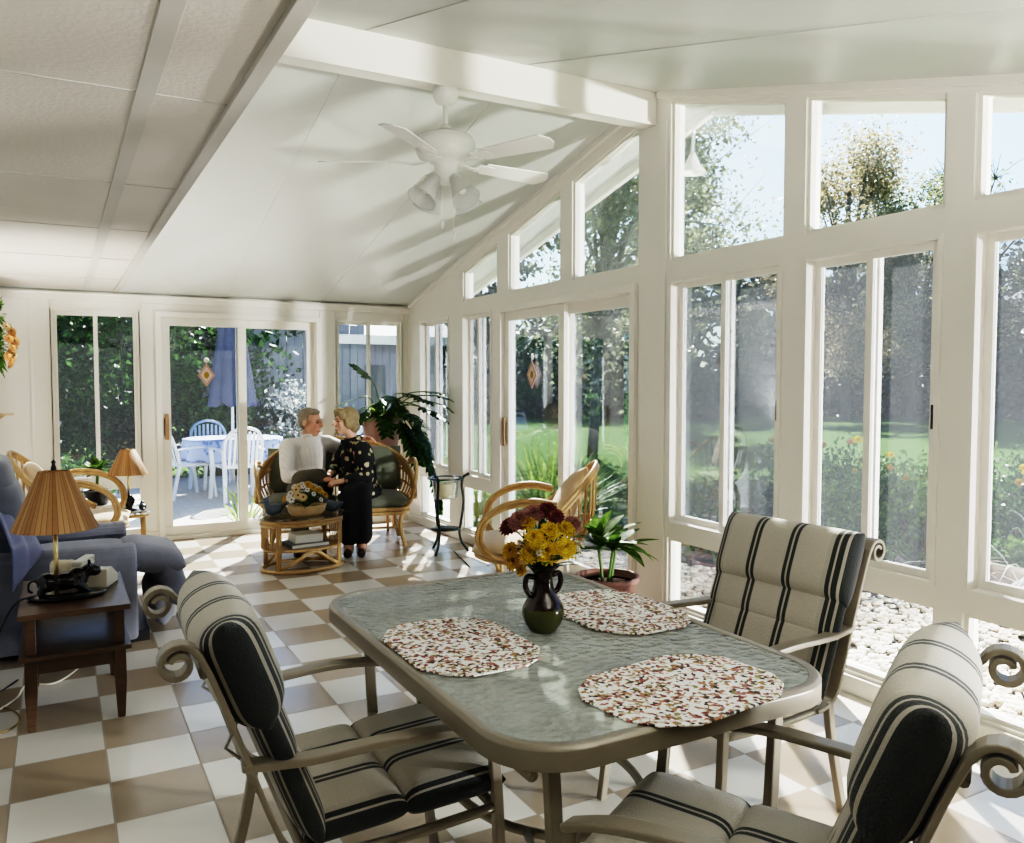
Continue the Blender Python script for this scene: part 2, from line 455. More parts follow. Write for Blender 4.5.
        if subd:
            md = o.modifiers.new('sub', 'SUBSURF'); md.levels = subd; md.render_levels = subd
        return o
def tag(o, label=None, cat=None, group=None, kind=None):
    if label: o['label'] = label
    if cat: o['category'] = cat
    if group: o['group'] = group
    if kind: o['kind'] = kind
    return o
def thing(name, label, cat, loc=(0, 0, 0), rz=0, group=None, kind=None):
    o = bpy.data.objects.new(name, None); col.objects.link(o); o.empty_display_size = .1
    o.location = loc; o.rotation_euler = (0, 0, rz)
    return tag(o, label, cat, group, kind)
def struct(name, b, mat, bevel=0, parent=None):
    o = b.obj(name, mat, parent, bevel)
    if not parent: o['kind'] = 'structure'
    return o
def sgroup(name, loc=(0, 0, 0)):
    o = bpy.data.objects.new(name, None); col.objects.link(o); o.location = loc; o['kind'] = 'structure'; return o
def dup(root, loc, rz, label=None, group=None):
    r = root.copy(); col.objects.link(r); r.location = loc; r.rotation_euler = (0, 0, rz)
    if label: r['label'] = label
    if group: r['group'] = group
    for ch in list(root.children):
        c = ch.copy(); col.objects.link(c); c.parent = r
        for g in list(ch.children):
            d = g.copy(); col.objects.link(d); d.parent = c
    return r
def arc(fn, a, b, n): return [fn(a + (b - a) * i / n) for i in range(n + 1)]
def spline(pts, n=6):
    pts = [Vector(p) for p in pts]; out = []
    for i in range(len(pts) - 1):
        p0 = pts[max(i - 1, 0)]; p1 = pts[i]; p2 = pts[i + 1]; p3 = pts[min(i + 2, len(pts) - 1)]
        for k in range(n):
            t = k / n
            out.append(.5 * ((2 * p1) + (p2 - p0) * t + (2 * p0 - 5 * p1 + 4 * p2 - p3) * t * t + (3 * p1 - p0 - 3 * p2 + p3) * t ** 3))
    out.append(pts[-1]); return out
def frosted():
    n = NT('frosted_lamp_glass')
    p = n.principled((.86, .86, .84), .25); t = n.n('ShaderNodeBsdfTranslucent', {'Color': (.9, .9, .88)}); tr = n.n('ShaderNodeBsdfTransparent', {'Color': (.9, .9, .9)})
    a = n.n('ShaderNodeMixShader', {0: .4, 1: p, 2: t.outputs[0]})
    return n.end(n.n('ShaderNodeMixShader', {0: .3, 1: a.outputs[0], 2: tr.outputs[0]}).outputs[0])
M['frosted'] = frosted()
M['bulbglass'] = simple('white_bulb', (.88, .87, .83), .3, .02, 5)
M['creamshell'] = simple('cream_shell', (.72, .63, .48), .35, .25, 40, .3)
M['brasscord'] = simple('brown_cord', (.22, .15, .06), .5, .1, 9)
M['shellpink'] = simple('suncatcher_frame', (.50, .30, .25), .4, .1, 9)
M['suncream'] = simple('suncatcher_panel', (.70, .60, .50), .4, .2, 40)

def wax():
    n = NT('cream_candle_wax_lit')
    p = n.principled((.88, .78, .58), .45); t = n.n('ShaderNodeBsdfTranslucent', {'Color': (.92, .82, .62)})
    return n.end(n.n('ShaderNodeMixShader', {0: .45, 1: p, 2: t.outputs[0]}).outputs[0])
M['cream'] = wax()
M['nearwall'] = simple('brown_unseen_wall', (.20, .16, .125), .7, .15, 4)  # unseen wall, kept dark to weaken its reflection in the far panes
# ------------------------------------------------------------------ room shell
XW, YF, XL, YN = 3.137, 7.9, -.43, -.75
XS, ZS = .465, 2.195
def zc(y): return 3.125 - (.239 * (y - 3.95) if y >= 3.95 else .27 * (3.95 - y))
WT = .10
struct('floor', B().b2(XL - .1, XW + WT, YN - .1, YF + WT, -.12, 0), 'floor')
# ceilings
struct('ceiling', B().prism([(3.95, 3.125), (8.35, zc(8.35)), (8.35, zc(8.35) + .09), (3.95, 3.215)], 'x', XL - .1, 3.58), 'ceil')
struct('ceiling.001', B().prism([(3.95, 3.125), (3.95, 3.215), (-.9, zc(-.9) + .09), (-.9, zc(-.9))], 'x', XL - .1, 3.58), 'ceil')
struct('ceiling.002', B().b2(XL, XS, YN, YF, ZS, ZS + .05), 'soffit')
# fascia under the roof edge outside (seen through the gable panes)
struct('trim_14', B().prism([(3.95, 3.215), (8.35, zc(8.35) + .09), (8.35, zc(8.35) - .06), (3.95, 3.06)], 'x', 3.56, 3.60), 'paint')
struct('trim_15', B().prism([(3.95, 3.215), (3.95, 3.06), (-.9, zc(-.9) - .06), (-.9, zc(-.9) + .09)], 'x', 3.56, 3.60), 'paint')
b = B()
b.b2(.20, .25, YN, YF, ZS - .004, ZS)
b.b2(XS - .03, XS + .012, YN, YF, ZS - .016, ZS + .05)
struct('trim_1', b, 'batten', .002)
b = B()
for y in (1.25, 2.45, 3.61, 4.70, 5.85, 7.0): b.b2(XL, XS - .03, y - .004, y + .004, ZS - .0025, ZS + .001)
struct('trim_2', b, 'batten')
b = B()
for x in (1.35, 2.25):                       # panel joints of the sloped ceiling
    b.prism([(4.06, zc(4.06) - .004), (7.9, zc(7.9) - .004), (7.9, zc(7.9)), (4.06, zc(4.06))], 'x', x - .012, x + .012)
    b.prism([(3.9, zc(3.9)), (YN, zc(YN)), (YN, zc(YN) - .004), (3.9, zc(3.9) - .004)], 'x', x - .012, x + .012)
struct('trim_3', b, 'ceil')
struct('trim_4', B().b2(XL, XW, 3.93, 4.05, 2.935, 3.135), 'paint', .004)      # ridge beam
struct('trim_5', B().b2(XL, XW, 3.915, 3.93, 2.925, 2.94), 'paint')
# left and near walls
struct('wall_left', B().b2(XL - .1, XL, YN - .1, YF + .1, 0, 3.1), 'wallpaint')
struct('wall_near', B().b2(XL - .1, XW + .1, YN - .1, YN, 0, zc(YN) + .1), 'nearwall')

# right (gable) wall: posts, rails, plates in one wall mesh
def yb(b, y0, y1, z0, z1, x0=XW, x1=XW + WT): return b.b2(x0, x1, y0, y1, z0, z1)
POST = [(7.60, 8.0), (6.62, 6.90), (5.90, 6.05), (3.80, 4.10), (2.81, 2.94), (1.98, 2.10), (1.13, 1.25), (.28, .40), (-.85, -.45)]
bays = [(6.90, 7.60), (6.05, 6.62), None, (2.94, 3.80), (2.10, 2.81), (1.25, 1.98), (.40, 1.13), (-.45, .28)]
b = B()
for (a, c) in POST:
    if a in (6.62, 5.90): yb(b, a, c, 0, 2.12)
    else: b.prism([(a, 0), (c, 0), (c, zc(c)), (a, zc(a))], 'x', XW, XW + WT)
b.b2(XW - .012, XW, 3.83, 4.07, 0, 2.93)
for bay in bays:
    if bay:
        yb(b, bay[0], bay[1], 0, .10); yb(b, bay[0], bay[1], .50, .575); yb(b, bay[0], bay[1], 2.015, 2.12)
yb(b, 4.10, 5.90, 2.02, 2.12); yb(b, 4.10, 5.90, 0, .035)
# sloped rake boards and the closed triangle next to the corner
b.prism([(6.60, 2.12), (7.60, 2.12), (7.60, zc(7.60)), (6.60, zc(6.60))], 'x', XW, XW + WT)
def rake(y0, y1, d): b.prism([(y0, zc(y0) - d), (y1, zc(y1) - d), (y1, zc(y1)), (y0, zc(y0))], 'x', XW, XW + WT)
for (y0, y1) in ((5.96, 6.60), (5.00, 5.77), (4.10, 4.845)): rake(y0, y1, .11)
for (y0, y1) in ((2.94, 3.80), (2.10, 2.81), (1.25, 1.98), (.40, 1.13), (-.45, .28)): rake(y0, y1, .055)

for a, c in ((5.77, 5.96), (4.845, 5.00)): b.prism([(a, 2.12), (c, 2.12), (c, zc(c)), (a, zc(a))], 'x', XW, XW + WT)
struct('wall_right', b, 'paint')
struct('baseboard_right', B().b2(XW - .018, XW, -.7, 4.10, 0, .085).b2(XW - .018, XW, 5.90, YF, 0, .085), 'paint', .004)
b = B()
b.prism([(4.1, zc(4.1) - .035), (7.88, zc(7.88) - .035), (7.88, zc(7.88)), (4.1, zc(4.1))], 'x', XW - .03, XW)
b.prism([(3.9, zc(3.9) - .035), (3.9, zc(3.9)), (YN, zc(YN)), (YN, zc(YN) - .035)], 'x', XW - .03, XW)
struct('trim_6', b, 'paint')

WN = [0]
def slider_right(y0, y1, z0=.575, z1=2.015, mat='screenglass', swap=False):
    WN[0] += 1
    w = sgroup('window_%d' % WN[0], (XW, (y0 + y1) / 2, z0))
    h, L = z1 - z0, y1 - y0
    f = B(); t = .022
    f.b2(-.008, .09, -L / 2, L / 2, 0, t); f.b2(-.008, .09, -L / 2, L / 2, h - t, h)
    f.b2(-.008, .09, -L / 2, -L / 2 + t, t, h - t); f.b2(-.008, .09, L / 2 - t, L / 2, t, h - t)
    f.obj('window_frame', 'paint', w)
    half = L / 2 - t
    for k, (a, c, xo) in enumerate(((0 - .02, half, .055), (-half, .02, .018))):
        s = B(); e = .034
        s.b2(xo, xo + .026, a, c, t, t + e); s.b2(xo, xo + .026, a, c, h - t - e, h - t)
        s.b2(xo, xo + .026, a, a + e, t + e, h - t - e); s.b2(xo, xo + .026, c - e, c, t + e, h - t - e)
        so = s.obj('sash', 'paint', w)
        B().b2(xo + .011, xo + .015, a + e, c - e, t + e, h - t - e).obj('pane', mat, so)
    B().b2(.006, .018, -half + .008, -half + .022, h * .45, h * .52).obj('window_latch', 'black', w, .002)
    return w
def fixed_right(y0, y1, poly, mat='glass'):
    # poly: list of (y,z), counter-clockwise, inner edge of the wall opening
    WN[0] += 1
    w = sgroup('window_%d' % WN[0], (XW, 0, 0))
    cy = sum(p[0] for p in poly) / len(poly); cz = sum(p[1] for p in poly) / len(poly)
    f = B(); t = .018
    n = len(poly)
    def inset(p, k):
        return (p[0] + (cy - p[0]) / abs(cy - p[0] or 1) * k, p[1] + (cz - p[1]) / abs(cz - p[1] or 1) * k)
    inn = [inset(p, t) for p in poly]
    for i in range(n):
        j = (i + 1) % n
        f.prism([poly[i], poly[j], inn[j], inn[i]], 'x', .015, .075)
    f.obj('window_frame', 'paint', w)
    B().prism(inn, 'x', .045, .049).obj('pane', mat, w)
def rect(y0, y1, z0, z1): return [(y0, z0), (y1, z0), (y1, z1), (y0, z1)]
for bay in bays:
    if bay: slider_right(*bay)
for bay in bays:
    if bay: fixed_right(bay[0], bay[1], rect(bay[0], bay[1], .10, .50))
for (y0, y1) in ((5.96, 6.60), (5.00, 5.77), (4.10, 4.845)): fixed_right(y0, y1, [(y0, 2.12), (y1, 2.12), (y1, zc(y1) - .11), (y0, zc(y0) - .11)])
for (y0, y1) in ((2.94, 3.80), (2.10, 2.81), (1.25, 1.98), (.40, 1.13), (-.45, .28)): fixed_right(y0, y1, [(y0, 2.12), (y1, 2.12), (y1, zc(y1) - .055), (y0, zc(y0) - .055)])

# far wall
b = B()
def xb(x0, x1, z0, z1, y0=YF, y1=YF + WT): b.b2(x0, x1, y0, y1, z0, z1)
xb(XL - .1, -.05, 0, 2.25); xb(.635, .755, 0, 2.25); xb(2.235, 2.38, 0, 2.25); xb(3.075, XW, 0, 2.25)
xb(-.05, .635, 0, .10); xb(-.05, .635, .50, .575); xb(-.05, .635, 2.03, 2.25)
xb(.755, 2.235, 2.035, 2.25); xb(.755, 2.235, 0, .03)
xb(2.38, 3.075, 0, .10); xb(2.38, 3.075, .50, .575); xb(2.38, 3.075, 2.03, 2.25)
struct('wall_far', b, 'paint')
b = B()
b.b2(XL, XW, YF - .025, YF, 2.10, 2.172); b.b2(XL, XW, YF - .045, YF, 2.15, 2.165)
for x in (-.19, -.05, .635, .755, 2.235, 2.38, 3.075): b.b2(x - .012, x + .012, YF - .008, YF, .08, 2.10)
struct('trim_7', b, 'paint', .003)
struct('baseboard_far', B().b2(XL, .755, YF - .018, YF, 0, .085).b2(2.235, XW, YF - .018, YF, 0, .085), 'paint', .004)
def slider_far(x0, x1, z0=.575, z1=2.03):
    WN[0] += 1
    w = sgroup('window_%d' % WN[0], ((x0 + x1) / 2, YF, z0)); h, L = z1 - z0, x1 - x0
    f = B(); t = .022
    f.b2(-L / 2, L / 2, -.008, .09, 0, t); f.b2(-L / 2, L / 2, -.008, .09, h - t, h)
    f.b2(-L / 2, -L / 2 + t, -.008, .09, t, h - t); f.b2(L / 2 - t, L / 2, -.008, .09, t, h - t)
    f.obj('window_frame', 'paint', w)
    half = L / 2 - t
    for a, c, yo in ((-half, .018, .055), (-.018, half, .018)):
        s = B(); e = .03
        s.b2(a, c, yo, yo + .026, t, t + e); s.b2(a, c, yo, yo + .026, h - t - e, h - t)
        s.b2(a, a + e, yo, yo + .026, t + e, h - t - e); s.b2(c - e, c, yo, yo + .026, t + e, h - t - e)
        so = s.obj('sash', 'paint', w)
        B().b2(a + e, c - e, yo + .011, yo + .015, t + e, h - t - e).obj('pane', 'doorglass', so)
slider_far(-.05, .635); slider_far(2.38, 3.075)
for (x0, x1) in ((-.05, .635), (2.38, 3.075)):
    WN[0] += 1
    w = sgroup('window_%d' % WN[0], ((x0 + x1) / 2, YF, .10)); L = x1 - x0
    f = B(); f.b2(-L / 2, L / 2, .01, .07, 0, .02).b2(-L / 2, L / 2, .01, .07, .38, .40).b2(-L / 2, -L / 2 + .02, .01, .07, .02, .38).b2(L / 2 - .02, L / 2, .01, .07, .02, .38)
    f.obj('window_frame', 'paint', w)
    B().b2(-L / 2 + .02, L / 2 - .02, .04, .044, .02, .38).obj('pane', 'glass', w)

# sliding doors: local u along the wall, v depth outward
def slide_door(name, mk, W, H, handle_u, leaf_first):
    d = sgroup(name, mk[0]); d.rotation_euler = (0, 0, mk[1])
    f = B(); t = .05
    f.b2(0, W, -.03, .11, H - t, H); f.b2(0, t, -.03, .11, 0, H - t); f.b2(W - t, W, -.03, .11, 0, H - t); f.b2(t, W - t, -.03, .11, 0, .035)
    f.obj('door_frame', 'paint', d, .004)
    mid = W / 2
    for k, (a, c, vo) in enumerate(((t, mid + .04, leaf_first), (mid - .04, W - t, .075 - leaf_first))):
        s = B(); e = .072; eb = .085
        s.b2(a, c, vo, vo + .035, .035, .035 + eb); s.b2(a, c, vo, vo + .035, H - t - e, H - t)
        s.b2(a, a + e, vo, vo + .035, .035 + eb, H - t - e); s.b2(c - e, c, vo, vo + .035, .035 + eb, H - t - e)
        so = s.obj('door_leaf', 'paint', d, .003)
        B().b2(a + e, c - e, vo + .015, vo + .02, .035 + eb, H - t - e).obj('pane', 'doorglass', so)
    h = B(); h.b2(handle_u - .016, handle_u + .016, leaf_first - .03, leaf_first - .018, .90, 1.13)
    h.b2(handle_u - .012, handle_u + .012, leaf_first - .018, leaf_first, .91, .94).b2(handle_u - .012, handle_u + .012, leaf_first - .018, leaf_first, 1.09, 1.12)
    tag(h.obj('door_handle', 'handlewood', d, .004), 'brown wooden pull handle')
    k = B(); k.b2(handle_u - .022, handle_u - .017, leaf_first - .02, leaf_first, .94, 1.09)
    tag(k.obj('door_lock', 'black', d), 'black lock plate')
    return d
slide_door('door_1', ((.755, YF, 0), 0), 1.48, 2.035, .085, .008)
slide_door('door_2', ((XW, 5.90, 0), -pi / 2), 1.80, 2.02, .085, .008)
# ------------------------------------------------------------------ dining table and chairs
def rrect(x0, x1, y0, y1, r, n=8):
    out = []
    for cx, cy, a in ((x1 - r, y1 - r, 0), (x0 + r, y1 - r, pi / 2), (x0 + r, y0 + r, pi), (x1 - r, y0 + r, 3 * pi / 2)):
        out += [(cx + r * cos(a + pi / 2 * i / n), cy + r * sin(a + pi / 2 * i / n)) for i in range(n + 1)]
    return out
TX, TY = 1.18, 1.975; TW, TD, TZ = .455, .68, .72
t = thing('patio_dining_table', 'taupe metal patio dining table with a hammered glass top and rounded corners', 'table', (TX, TY, 0))
outer = rrect(-TW, TW, -TD, TD, .17); inner = rrect(-TW + .028, TW - .028, -TD + .028, TD - .028, .145)
b = B(); n = len(outer)
ring = [(outer, TZ - .012), (outer, TZ - .05), (inner, TZ - .05), (inner, TZ - .003), (inner, TZ + .0), (outer, TZ - .0)]
vs = []; fs = []
lv = [(outer, TZ - .006, 0), (outer, TZ - .052, 0), (inner, TZ - .052, 0), (inner, TZ + .001, 0)]
mid = rrect(-TW + .008, TW - .008, -TD + .008, TD - .008, .162)
lv = [(outer, TZ - .008), (outer, TZ - .050), (inner, TZ - .050), (inner, TZ - .001), (mid, TZ + .001)]
for poly, z in lv: vs += [(p[0], p[1], z) for p in poly]
for k in range(len(lv)):
    k2 = (k + 1) % len(lv)
    fs += [(k * n + i, k * n + (i + 1) % n, k2 * n + (i + 1) % n, k2 * n + i) for i in range(n)]
b.add(vs, fs, True); o = b.obj('table_rim', 'taupe', t, .002)
b = B(); b.prism(rrect(-TW + .024, TW - .024, -TD + .024, TD - .024, .148), 'z', TZ - .010, TZ - .003); tag(b.obj('glass_top', 'tableglass', t), 'clear hammered glass top')
for sx, sy in ((-1, -1), (1, -1), (-1, 1), (1, 1)):
    x, y = sx * (TW - .135), sy * (TD - .11)
    b = B(); b.tube(spline([(x, y, TZ - .05), (x - sx * .012, y, .45), (x - sx * .01, y - sy * .01, .2), (x + sx * .05, y + sy * .03, 0)], 5), 0, flat=(.034, .024), up=(sy * .2, 1, 0))
    b.obj('leg', 'taupe', t, .004)
b = B()
for sy in (-1, 1):
    b.tube([(-TW + .06, sy * (TD - .12), TZ - .062), (TW - .06, sy * (TD - .12), TZ - .062)], .012, 8)
b.tube([(-TW + .06, -TD + .05, TZ - .062), (-TW + .06, TD - .05, TZ - .062)], .012, 8); b.tube([(TW - .06, -TD + .05, TZ - .062), (TW - .06, TD - .05, TZ - .062)], .012, 8)
b.obj('apron_rail', 'taupe', t)
b = B()
b.tube(arc(lambda a: (.255 * cos(a), .34 * sin(a), .30), 0, 2 * pi, 40)[:-1], .013, 8, True)
for sx, sy in ((-1, -1), (1, -1), (-1, 1), (1, 1)): b.tube([(sx * .185, sy * .245, .30), (sx * (TW - .142), sy * (TD - .125), .34)], .011, 8)
b.obj('stretcher_ring', 'taupe', t)

def make_chair(label):
    t = thing('patio_dining_chair', label, 'chair', (0, 0, 0), 0, 'striped patio chairs')
    hw = .250
    for s in (-1, 1):
        x = s * hw
        # back post: rises from seat, leans back and ends in a scroll
        post = [(x, -.15, .375), (x, -.232, .40), (x, -.280, .50), (x, -.335, .66), (x, -.382, .79), (x, -.412, .86)]
        sp = spline(post, 5)
        c = Vector((x, -.456, .853)); sc = []
        for i in range(26):
            a = radians(20) + radians(500) * i / 25; r = .040 - .025 * i / 25
            sc.append((x, c.y + r * cos(a), c.z + r * sin(a)))
        b = B(); b.tube(sp + [Vector(p) for p in sc], 0, flat=(.046, .013), side=(1, 0, 0))
        v = b.v
        b.obj('back_post', 'taupe', t, .003)
        arm = spline([(x, -.335, .615), (x + s * .012, -.20, .607), (x + s * .022, .0, .615), (x + s * .016, .16, .600), (x, .262, .565)], 6)
        b = B(); b.tube(arm, 0, flat=(.046, .018), up=(0, 0, 1)); b.obj('armrest', 'taupe', t, .005)
        b = B(); b.tube(spline([(x, .250, .560), (x, .262, .40), (x, .272, .2), (x, .300, .0)], 5), 0, flat=(.026, .026), side=(1, 0, 0)); b.obj('leg', 'taupe', t, .004)
        b = B(); b.tube(spline([(x, -.225, .40), (x, -.25, .25), (x, -.315, .0)], 5), 0, flat=(.026, .026), side=(1, 0, 0)); b.obj('leg', 'taupe', t, .004)
    b = B()
    for s in (-1, 1): b.tube(spline([(s * hw, -.19, .375), (s * hw, .0, .370), (s * hw, .258, .385)], 5), .013, 8)
    b.tube([(-hw, .255, .385), (hw, .255, .385)], .013, 8); b.tube([(-hw, -.20, .378), (hw, -.20, .378)], .013, 8)
    b.obj('seat_frame', 'taupe', t)
    for y, z in ((-.275, .56), (-.375, .82)): B().tube([(-hw, y - .03, z), (hw, y - .03, z)], .010, 8).obj('back_rail', 'taupe', t)
    # seat cushion: two pads with a welted fold
    b = B()
    tilt = Matrix.Rotation(radians(3.5), 4, 'X')
    b.pillow(.50, .245, .085, Matrix.Translation((0, -.082, .425)) @ tilt, 20, 7)
    b.pillow(.50, .255, .092, Matrix.Translation((0, .160, .438)) @ tilt, 20, 7)
    b.obj('seat_cushion', 'stripe', t)
    def back(m, z): return None
    # back cushion: two pads and the head roll, along the leaning back
    def at(s, off):                       # s: metres up the back from the seat, off: in front of the sling
        a = radians(111)
        return (0, -.205 + s * cos(a) + off * sin(a), .425 + s * sin(a) - off * cos(a))
    rot = Matrix.Rotation(radians(111), 4, 'X')
    b = B()
    b.pillow(.545, .24, .085, Matrix.Translation(at(.095, .028)) @ rot, 20, 5)
    b.pillow(.545, .235, .090, Matrix.Translation(at(.270, .030)) @ rot, 20, 5)
    b.obj('back_cushion', 'stripe', t)
    b = B()
    b.pillow(.555, .250, .155, Matrix.Translation(at(.400, .026)) @ rot, 22, 5)
    b.obj('head_cushion', 'stripe', t)
    for s in (-1, 1): B().tube([Vector(at(.30, -.02)) + Vector((s * .2, 0, 0)), Vector(at(.30, -.05)) + Vector((s * .2, 0, -.05)), Vector(at(.22, -.05)) + Vector((s * .21, 0, 0))], .004, 5).obj('cushion_tie', 'stripe', t)
    return t
ch = make_chair('striped cushion patio chair along the table side nearest the dark wood lamp table')
ch.location = (.66, 1.997, 0); ch.rotation_euler = (0, 0, -1.60)
dup(ch, (1.905, 2.03, 0), 1.655, 'striped cushion patio chair between the glass table and the windows')
near = dup(ch, (1.19, 1.21, 0), radians(30), 'striped cushion patio chair at the table end, nearest the camera')
b = B(); b.box((0, 0, 0), (.004, .03, .05)); b.obj('care_label', 'page', near, loc=(-.262, -.33, .66)).rotation_euler = (0, 0, .1)

def mat_(x, y, rz, label):
    b = B(); w, d = .172, .238
    oct_ = [(-w, -d + .11), (-w + .045, -d + .035), (-w + .10, -d), (w - .10, -d), (w - .045, -d + .035), (w, -d + .11), (w, d - .11), (w - .045, d - .035), (w - .10, d), (-w + .10, d), (-w + .045, d - .035), (-w, d - .11)]
    b.prism(oct_, 'z', 0, .004)
    o = b.obj('placemat', 'placemat', None, .0015)
    o.location = (x, y, TZ + .0005); o.rotation_euler = (0, 0, rz)
    return tag(o, label, 'placemat', 'floral placemats')
mat_(.92, 1.965, 0, 'floral cloth placemat in front of the chair nearest the dark lamp table')
mat_(1.475, 2.03, .0, 'floral cloth placemat behind the vase, beside the window chair')
mat_(1.235, 1.44, pi / 2 + .12, 'floral cloth placemat at the near table end by the closest chair')

# vase and its flowers
VX, VY = 1.18, 1.965
t = thing('flower_vase', 'dark brown and olive glazed vase with two loop handles on the table', 'vase', (VX, VY, TZ))
prof = [(.034, 0), (.040, .004), (.052, .025), (.060, .05), (.058, .068), (.047, .088), (.034, .108), (.028, .13), (.026, .15), (.029, .168), (.044, .182), (.047, .186), (.042, .185), (.026, .168), (.020, .15), (.018, .12)]
b = B(); b.lathe(prof, 32)
o = b.obj('vase_body', 'vase', t)
for s in (-1, 1):
    b = B(); b.tube(spline([(s * .030, 0, .155), (s * .052, 0, .158), (s * .058, 0, .135), (s * .048, 0, .112), (s * .036, 0, .104)], 5), .008, 8); b.obj('handle', 'vase', t)
def ruff(c, r, petals, rows, mat, eye, parent, up, droop=.25, rng=R_, eyemat='flower_eye', pw=.5):
    b = B(); q = frame_z(up)
    for k in range(rows):
        rr = r * (1 - .22 * k); th = radians(8 + 24 * k)
        for i in range(petals):
            a = 2 * pi * (i + .5 * (k % 2)) / petals + rng.uniform(-.1, .1)
            d = q @ Vector((cos(a) * cos(th), sin(a) * cos(th), sin(th)))
            b.blade(Vector(c) + d * r * .12, d, q @ Vector((0, 0, 1)), rr * .92, rr * pw, droop, 3)
    f = b.obj('petals', mat, parent)
    if eye:
        b = B(); b.ell(c, (r * eye, r * eye, r * eye * .6), Matrix.Translation(Vector(c)) @ q @ Matrix.Translation(-Vector(c)), 10, 6); b.obj('flower_centre', eyemat, parent)
    return f
def bloom(kind, pos, r, mat, up, group, label, base, eye=.25, eyemat='flower_eye', petals=14, rows=3, cat='flower', pw=.5, stem=True):
    t = thing(kind, label, cat, tuple(base), 0, group)
    p = Vector(pos) - Vector(base)
    ruff(p, r, petals, rows, mat, eye, t, up, eyemat=eyemat, pw=pw)
    if stem:
        b = B(); b.tube(spline([(0, 0, 0), p * .5 + Vector((0, 0, .02)), p - Vector(up).normalized() * r * .15], 4), .0022, 5); b.obj('flower_stem', 'stem', t)
    return t
base = Vector((VX, VY, TZ + .165)); vr = Vector((.876, -.482, 0)); vf = Vector((.482, .876, 0))
def vp(u, w, d): return Vector((VX, VY, 0)) + vr * u * 1.12 + vf * d + Vector((0, 0, w - .042))
for u, w, d, r in ((.008, 1.000, -.065, .034), (.052, 1.010, -.055, .031), (-.024, 1.035, -.055, .028), (-.034, .995, -.06, .028), (.015, 1.05, -.03, .030), (.055, 1.052, -.005, .028), (-.040, 1.068, -.01, .026)):
    bloom('chrysanthemum', vp(u, w, d), r * 1.15, 'petal_yellow', vp(u, w, d) - base + vf * -.10, 'yellow chrysanthemums in the vase', 'yellow chrysanthemum bloom among the flowers in the dark vase', base + (vp(u, w, d) - base) * .1, eye=.3, eyemat='petal_gold', petals=15, rows=4)
for u, w, d, r in ((-.082, .995, -.02, .026), (-.075, .965, -.03, .024), (-.055, .945, -.04, .017)):
    bloom('chrysanthemum', vp(u, w, d), r * 1.15, 'petal_gold', vp(u, w, d) - base + vf * -.08, 'golden chrysanthemums in the vase', 'golden mustard chrysanthemum low on the side of the bouquet', base + (vp(u, w, d) - base) * .1, eye=.3, petals=13, rows=3)
for u, w, d, r, m in ((-.060, 1.075, .0, .030, 'petal_rose'), (-.025, 1.09, .02, .030, 'petal_rose'), (.01, 1.098, .03, .028, 'petal_wine'), (-.085, 1.055, .02, .026, 'petal_wine'), (.075, 1.06, .03, .024, 'petal_rose'), (.03, 1.085, .01, .024, 'petal_wine')):
    bloom('aster', vp(u, w, d), r * 1.25, m, vp(u, w, d) - base - vf * .16, 'dusky red asters in the vase', 'dusky wine red bloom at the top of the vase bouquet', base + (vp(u, w, d) - base) * .1, eye=.2, petals=16, rows=3)
for i, (u, w, d) in enumerate(((.085, 1.00, -.02), (.092, .985, -.01), (.078, .975, -.03), (.098, 1.005, .0), (-.012, 1.00, -.085), (-.06, 1.02, -.03), (.082, 1.02, -.01))):
    bloom('white_flower', vp(u, w, d), .011, 'petal_white', vp(u, w, d) - base + vf * -.06, 'small white blooms in the vase', 'tiny white filler flower in the vase bouquet', base + (vp(u, w, d) - base) * .1, eye=.4, eyemat='petal_yellow', petals=7, rows=1)
rng = random.Random(3); b = B()
for i in range(60):
    a = rng.uniform(0, 6.28); el = rng.uniform(.25, 1.3)
    d = Vector((cos(a) * cos(el), sin(a) * cos(el), sin(el)))
    b.blade(base + d * rng.uniform(.0, .09) + Vector((0, 0, .01)), d, (0, 0, 1), rng.uniform(.05, .09), rng.uniform(.016, .028), rng.uniform(.1, .6), 4)
for i in range(8):
    a = rng.uniform(0, 6.28); b.tube(spline([base - Vector((0, 0, .04)), base + Vector((cos(a) * .03, sin(a) * .03, .05)), base + Vector((cos(a) * .06, sin(a) * .06, .11))], 3), .002, 5)
tag(b.obj('bouquet_greenery', 'leaf_dark'), 'dark green leaves filling the bouquet in the brown vase', 'leaves', kind='stuff')
# ------------------------------------------------------------------ ceiling fan
FX, FY = 1.795, 3.98
t = thing('ceiling_fan', 'white five-blade ceiling fan with glass lamp shades, hung from the ridge beam', 'ceiling fan', (FX, FY, 2.935))
b = B(); b.lathe([(.0, 0), (.062, 0), (.068, -.02), (.066, -.045), (.048, -.075), (.022, -.088)], 28); b.obj('canopy', 'fanwhite', t)
b = B(); b.lathe([(.0125, -.08), (.0125, -.215)], 14); b.obj('downrod', 'fanwhite', t)
b = B(); b.lathe([(.016, -.185), (.03, -.20), (.040, -.222), (.078, -.232), (.140, -.252), (.158, -.285), (.158, -.325), (.143, -.355), (.10, -.374), (.065, -.382), (.055, -.43), (.062, -.44), (.062, -.47), (.04, -.49), (.012, -.495)], 32); b.obj('motor_housing', 'fanwhite', t)
b = B(); b.lathe([(.030, -.2105), (.0385, -.2105), (.0405, -.2215), (.030, -.2215)], 24); tag(b.obj('trim_band', 'lampmetal', t), 'grey metal collar band')
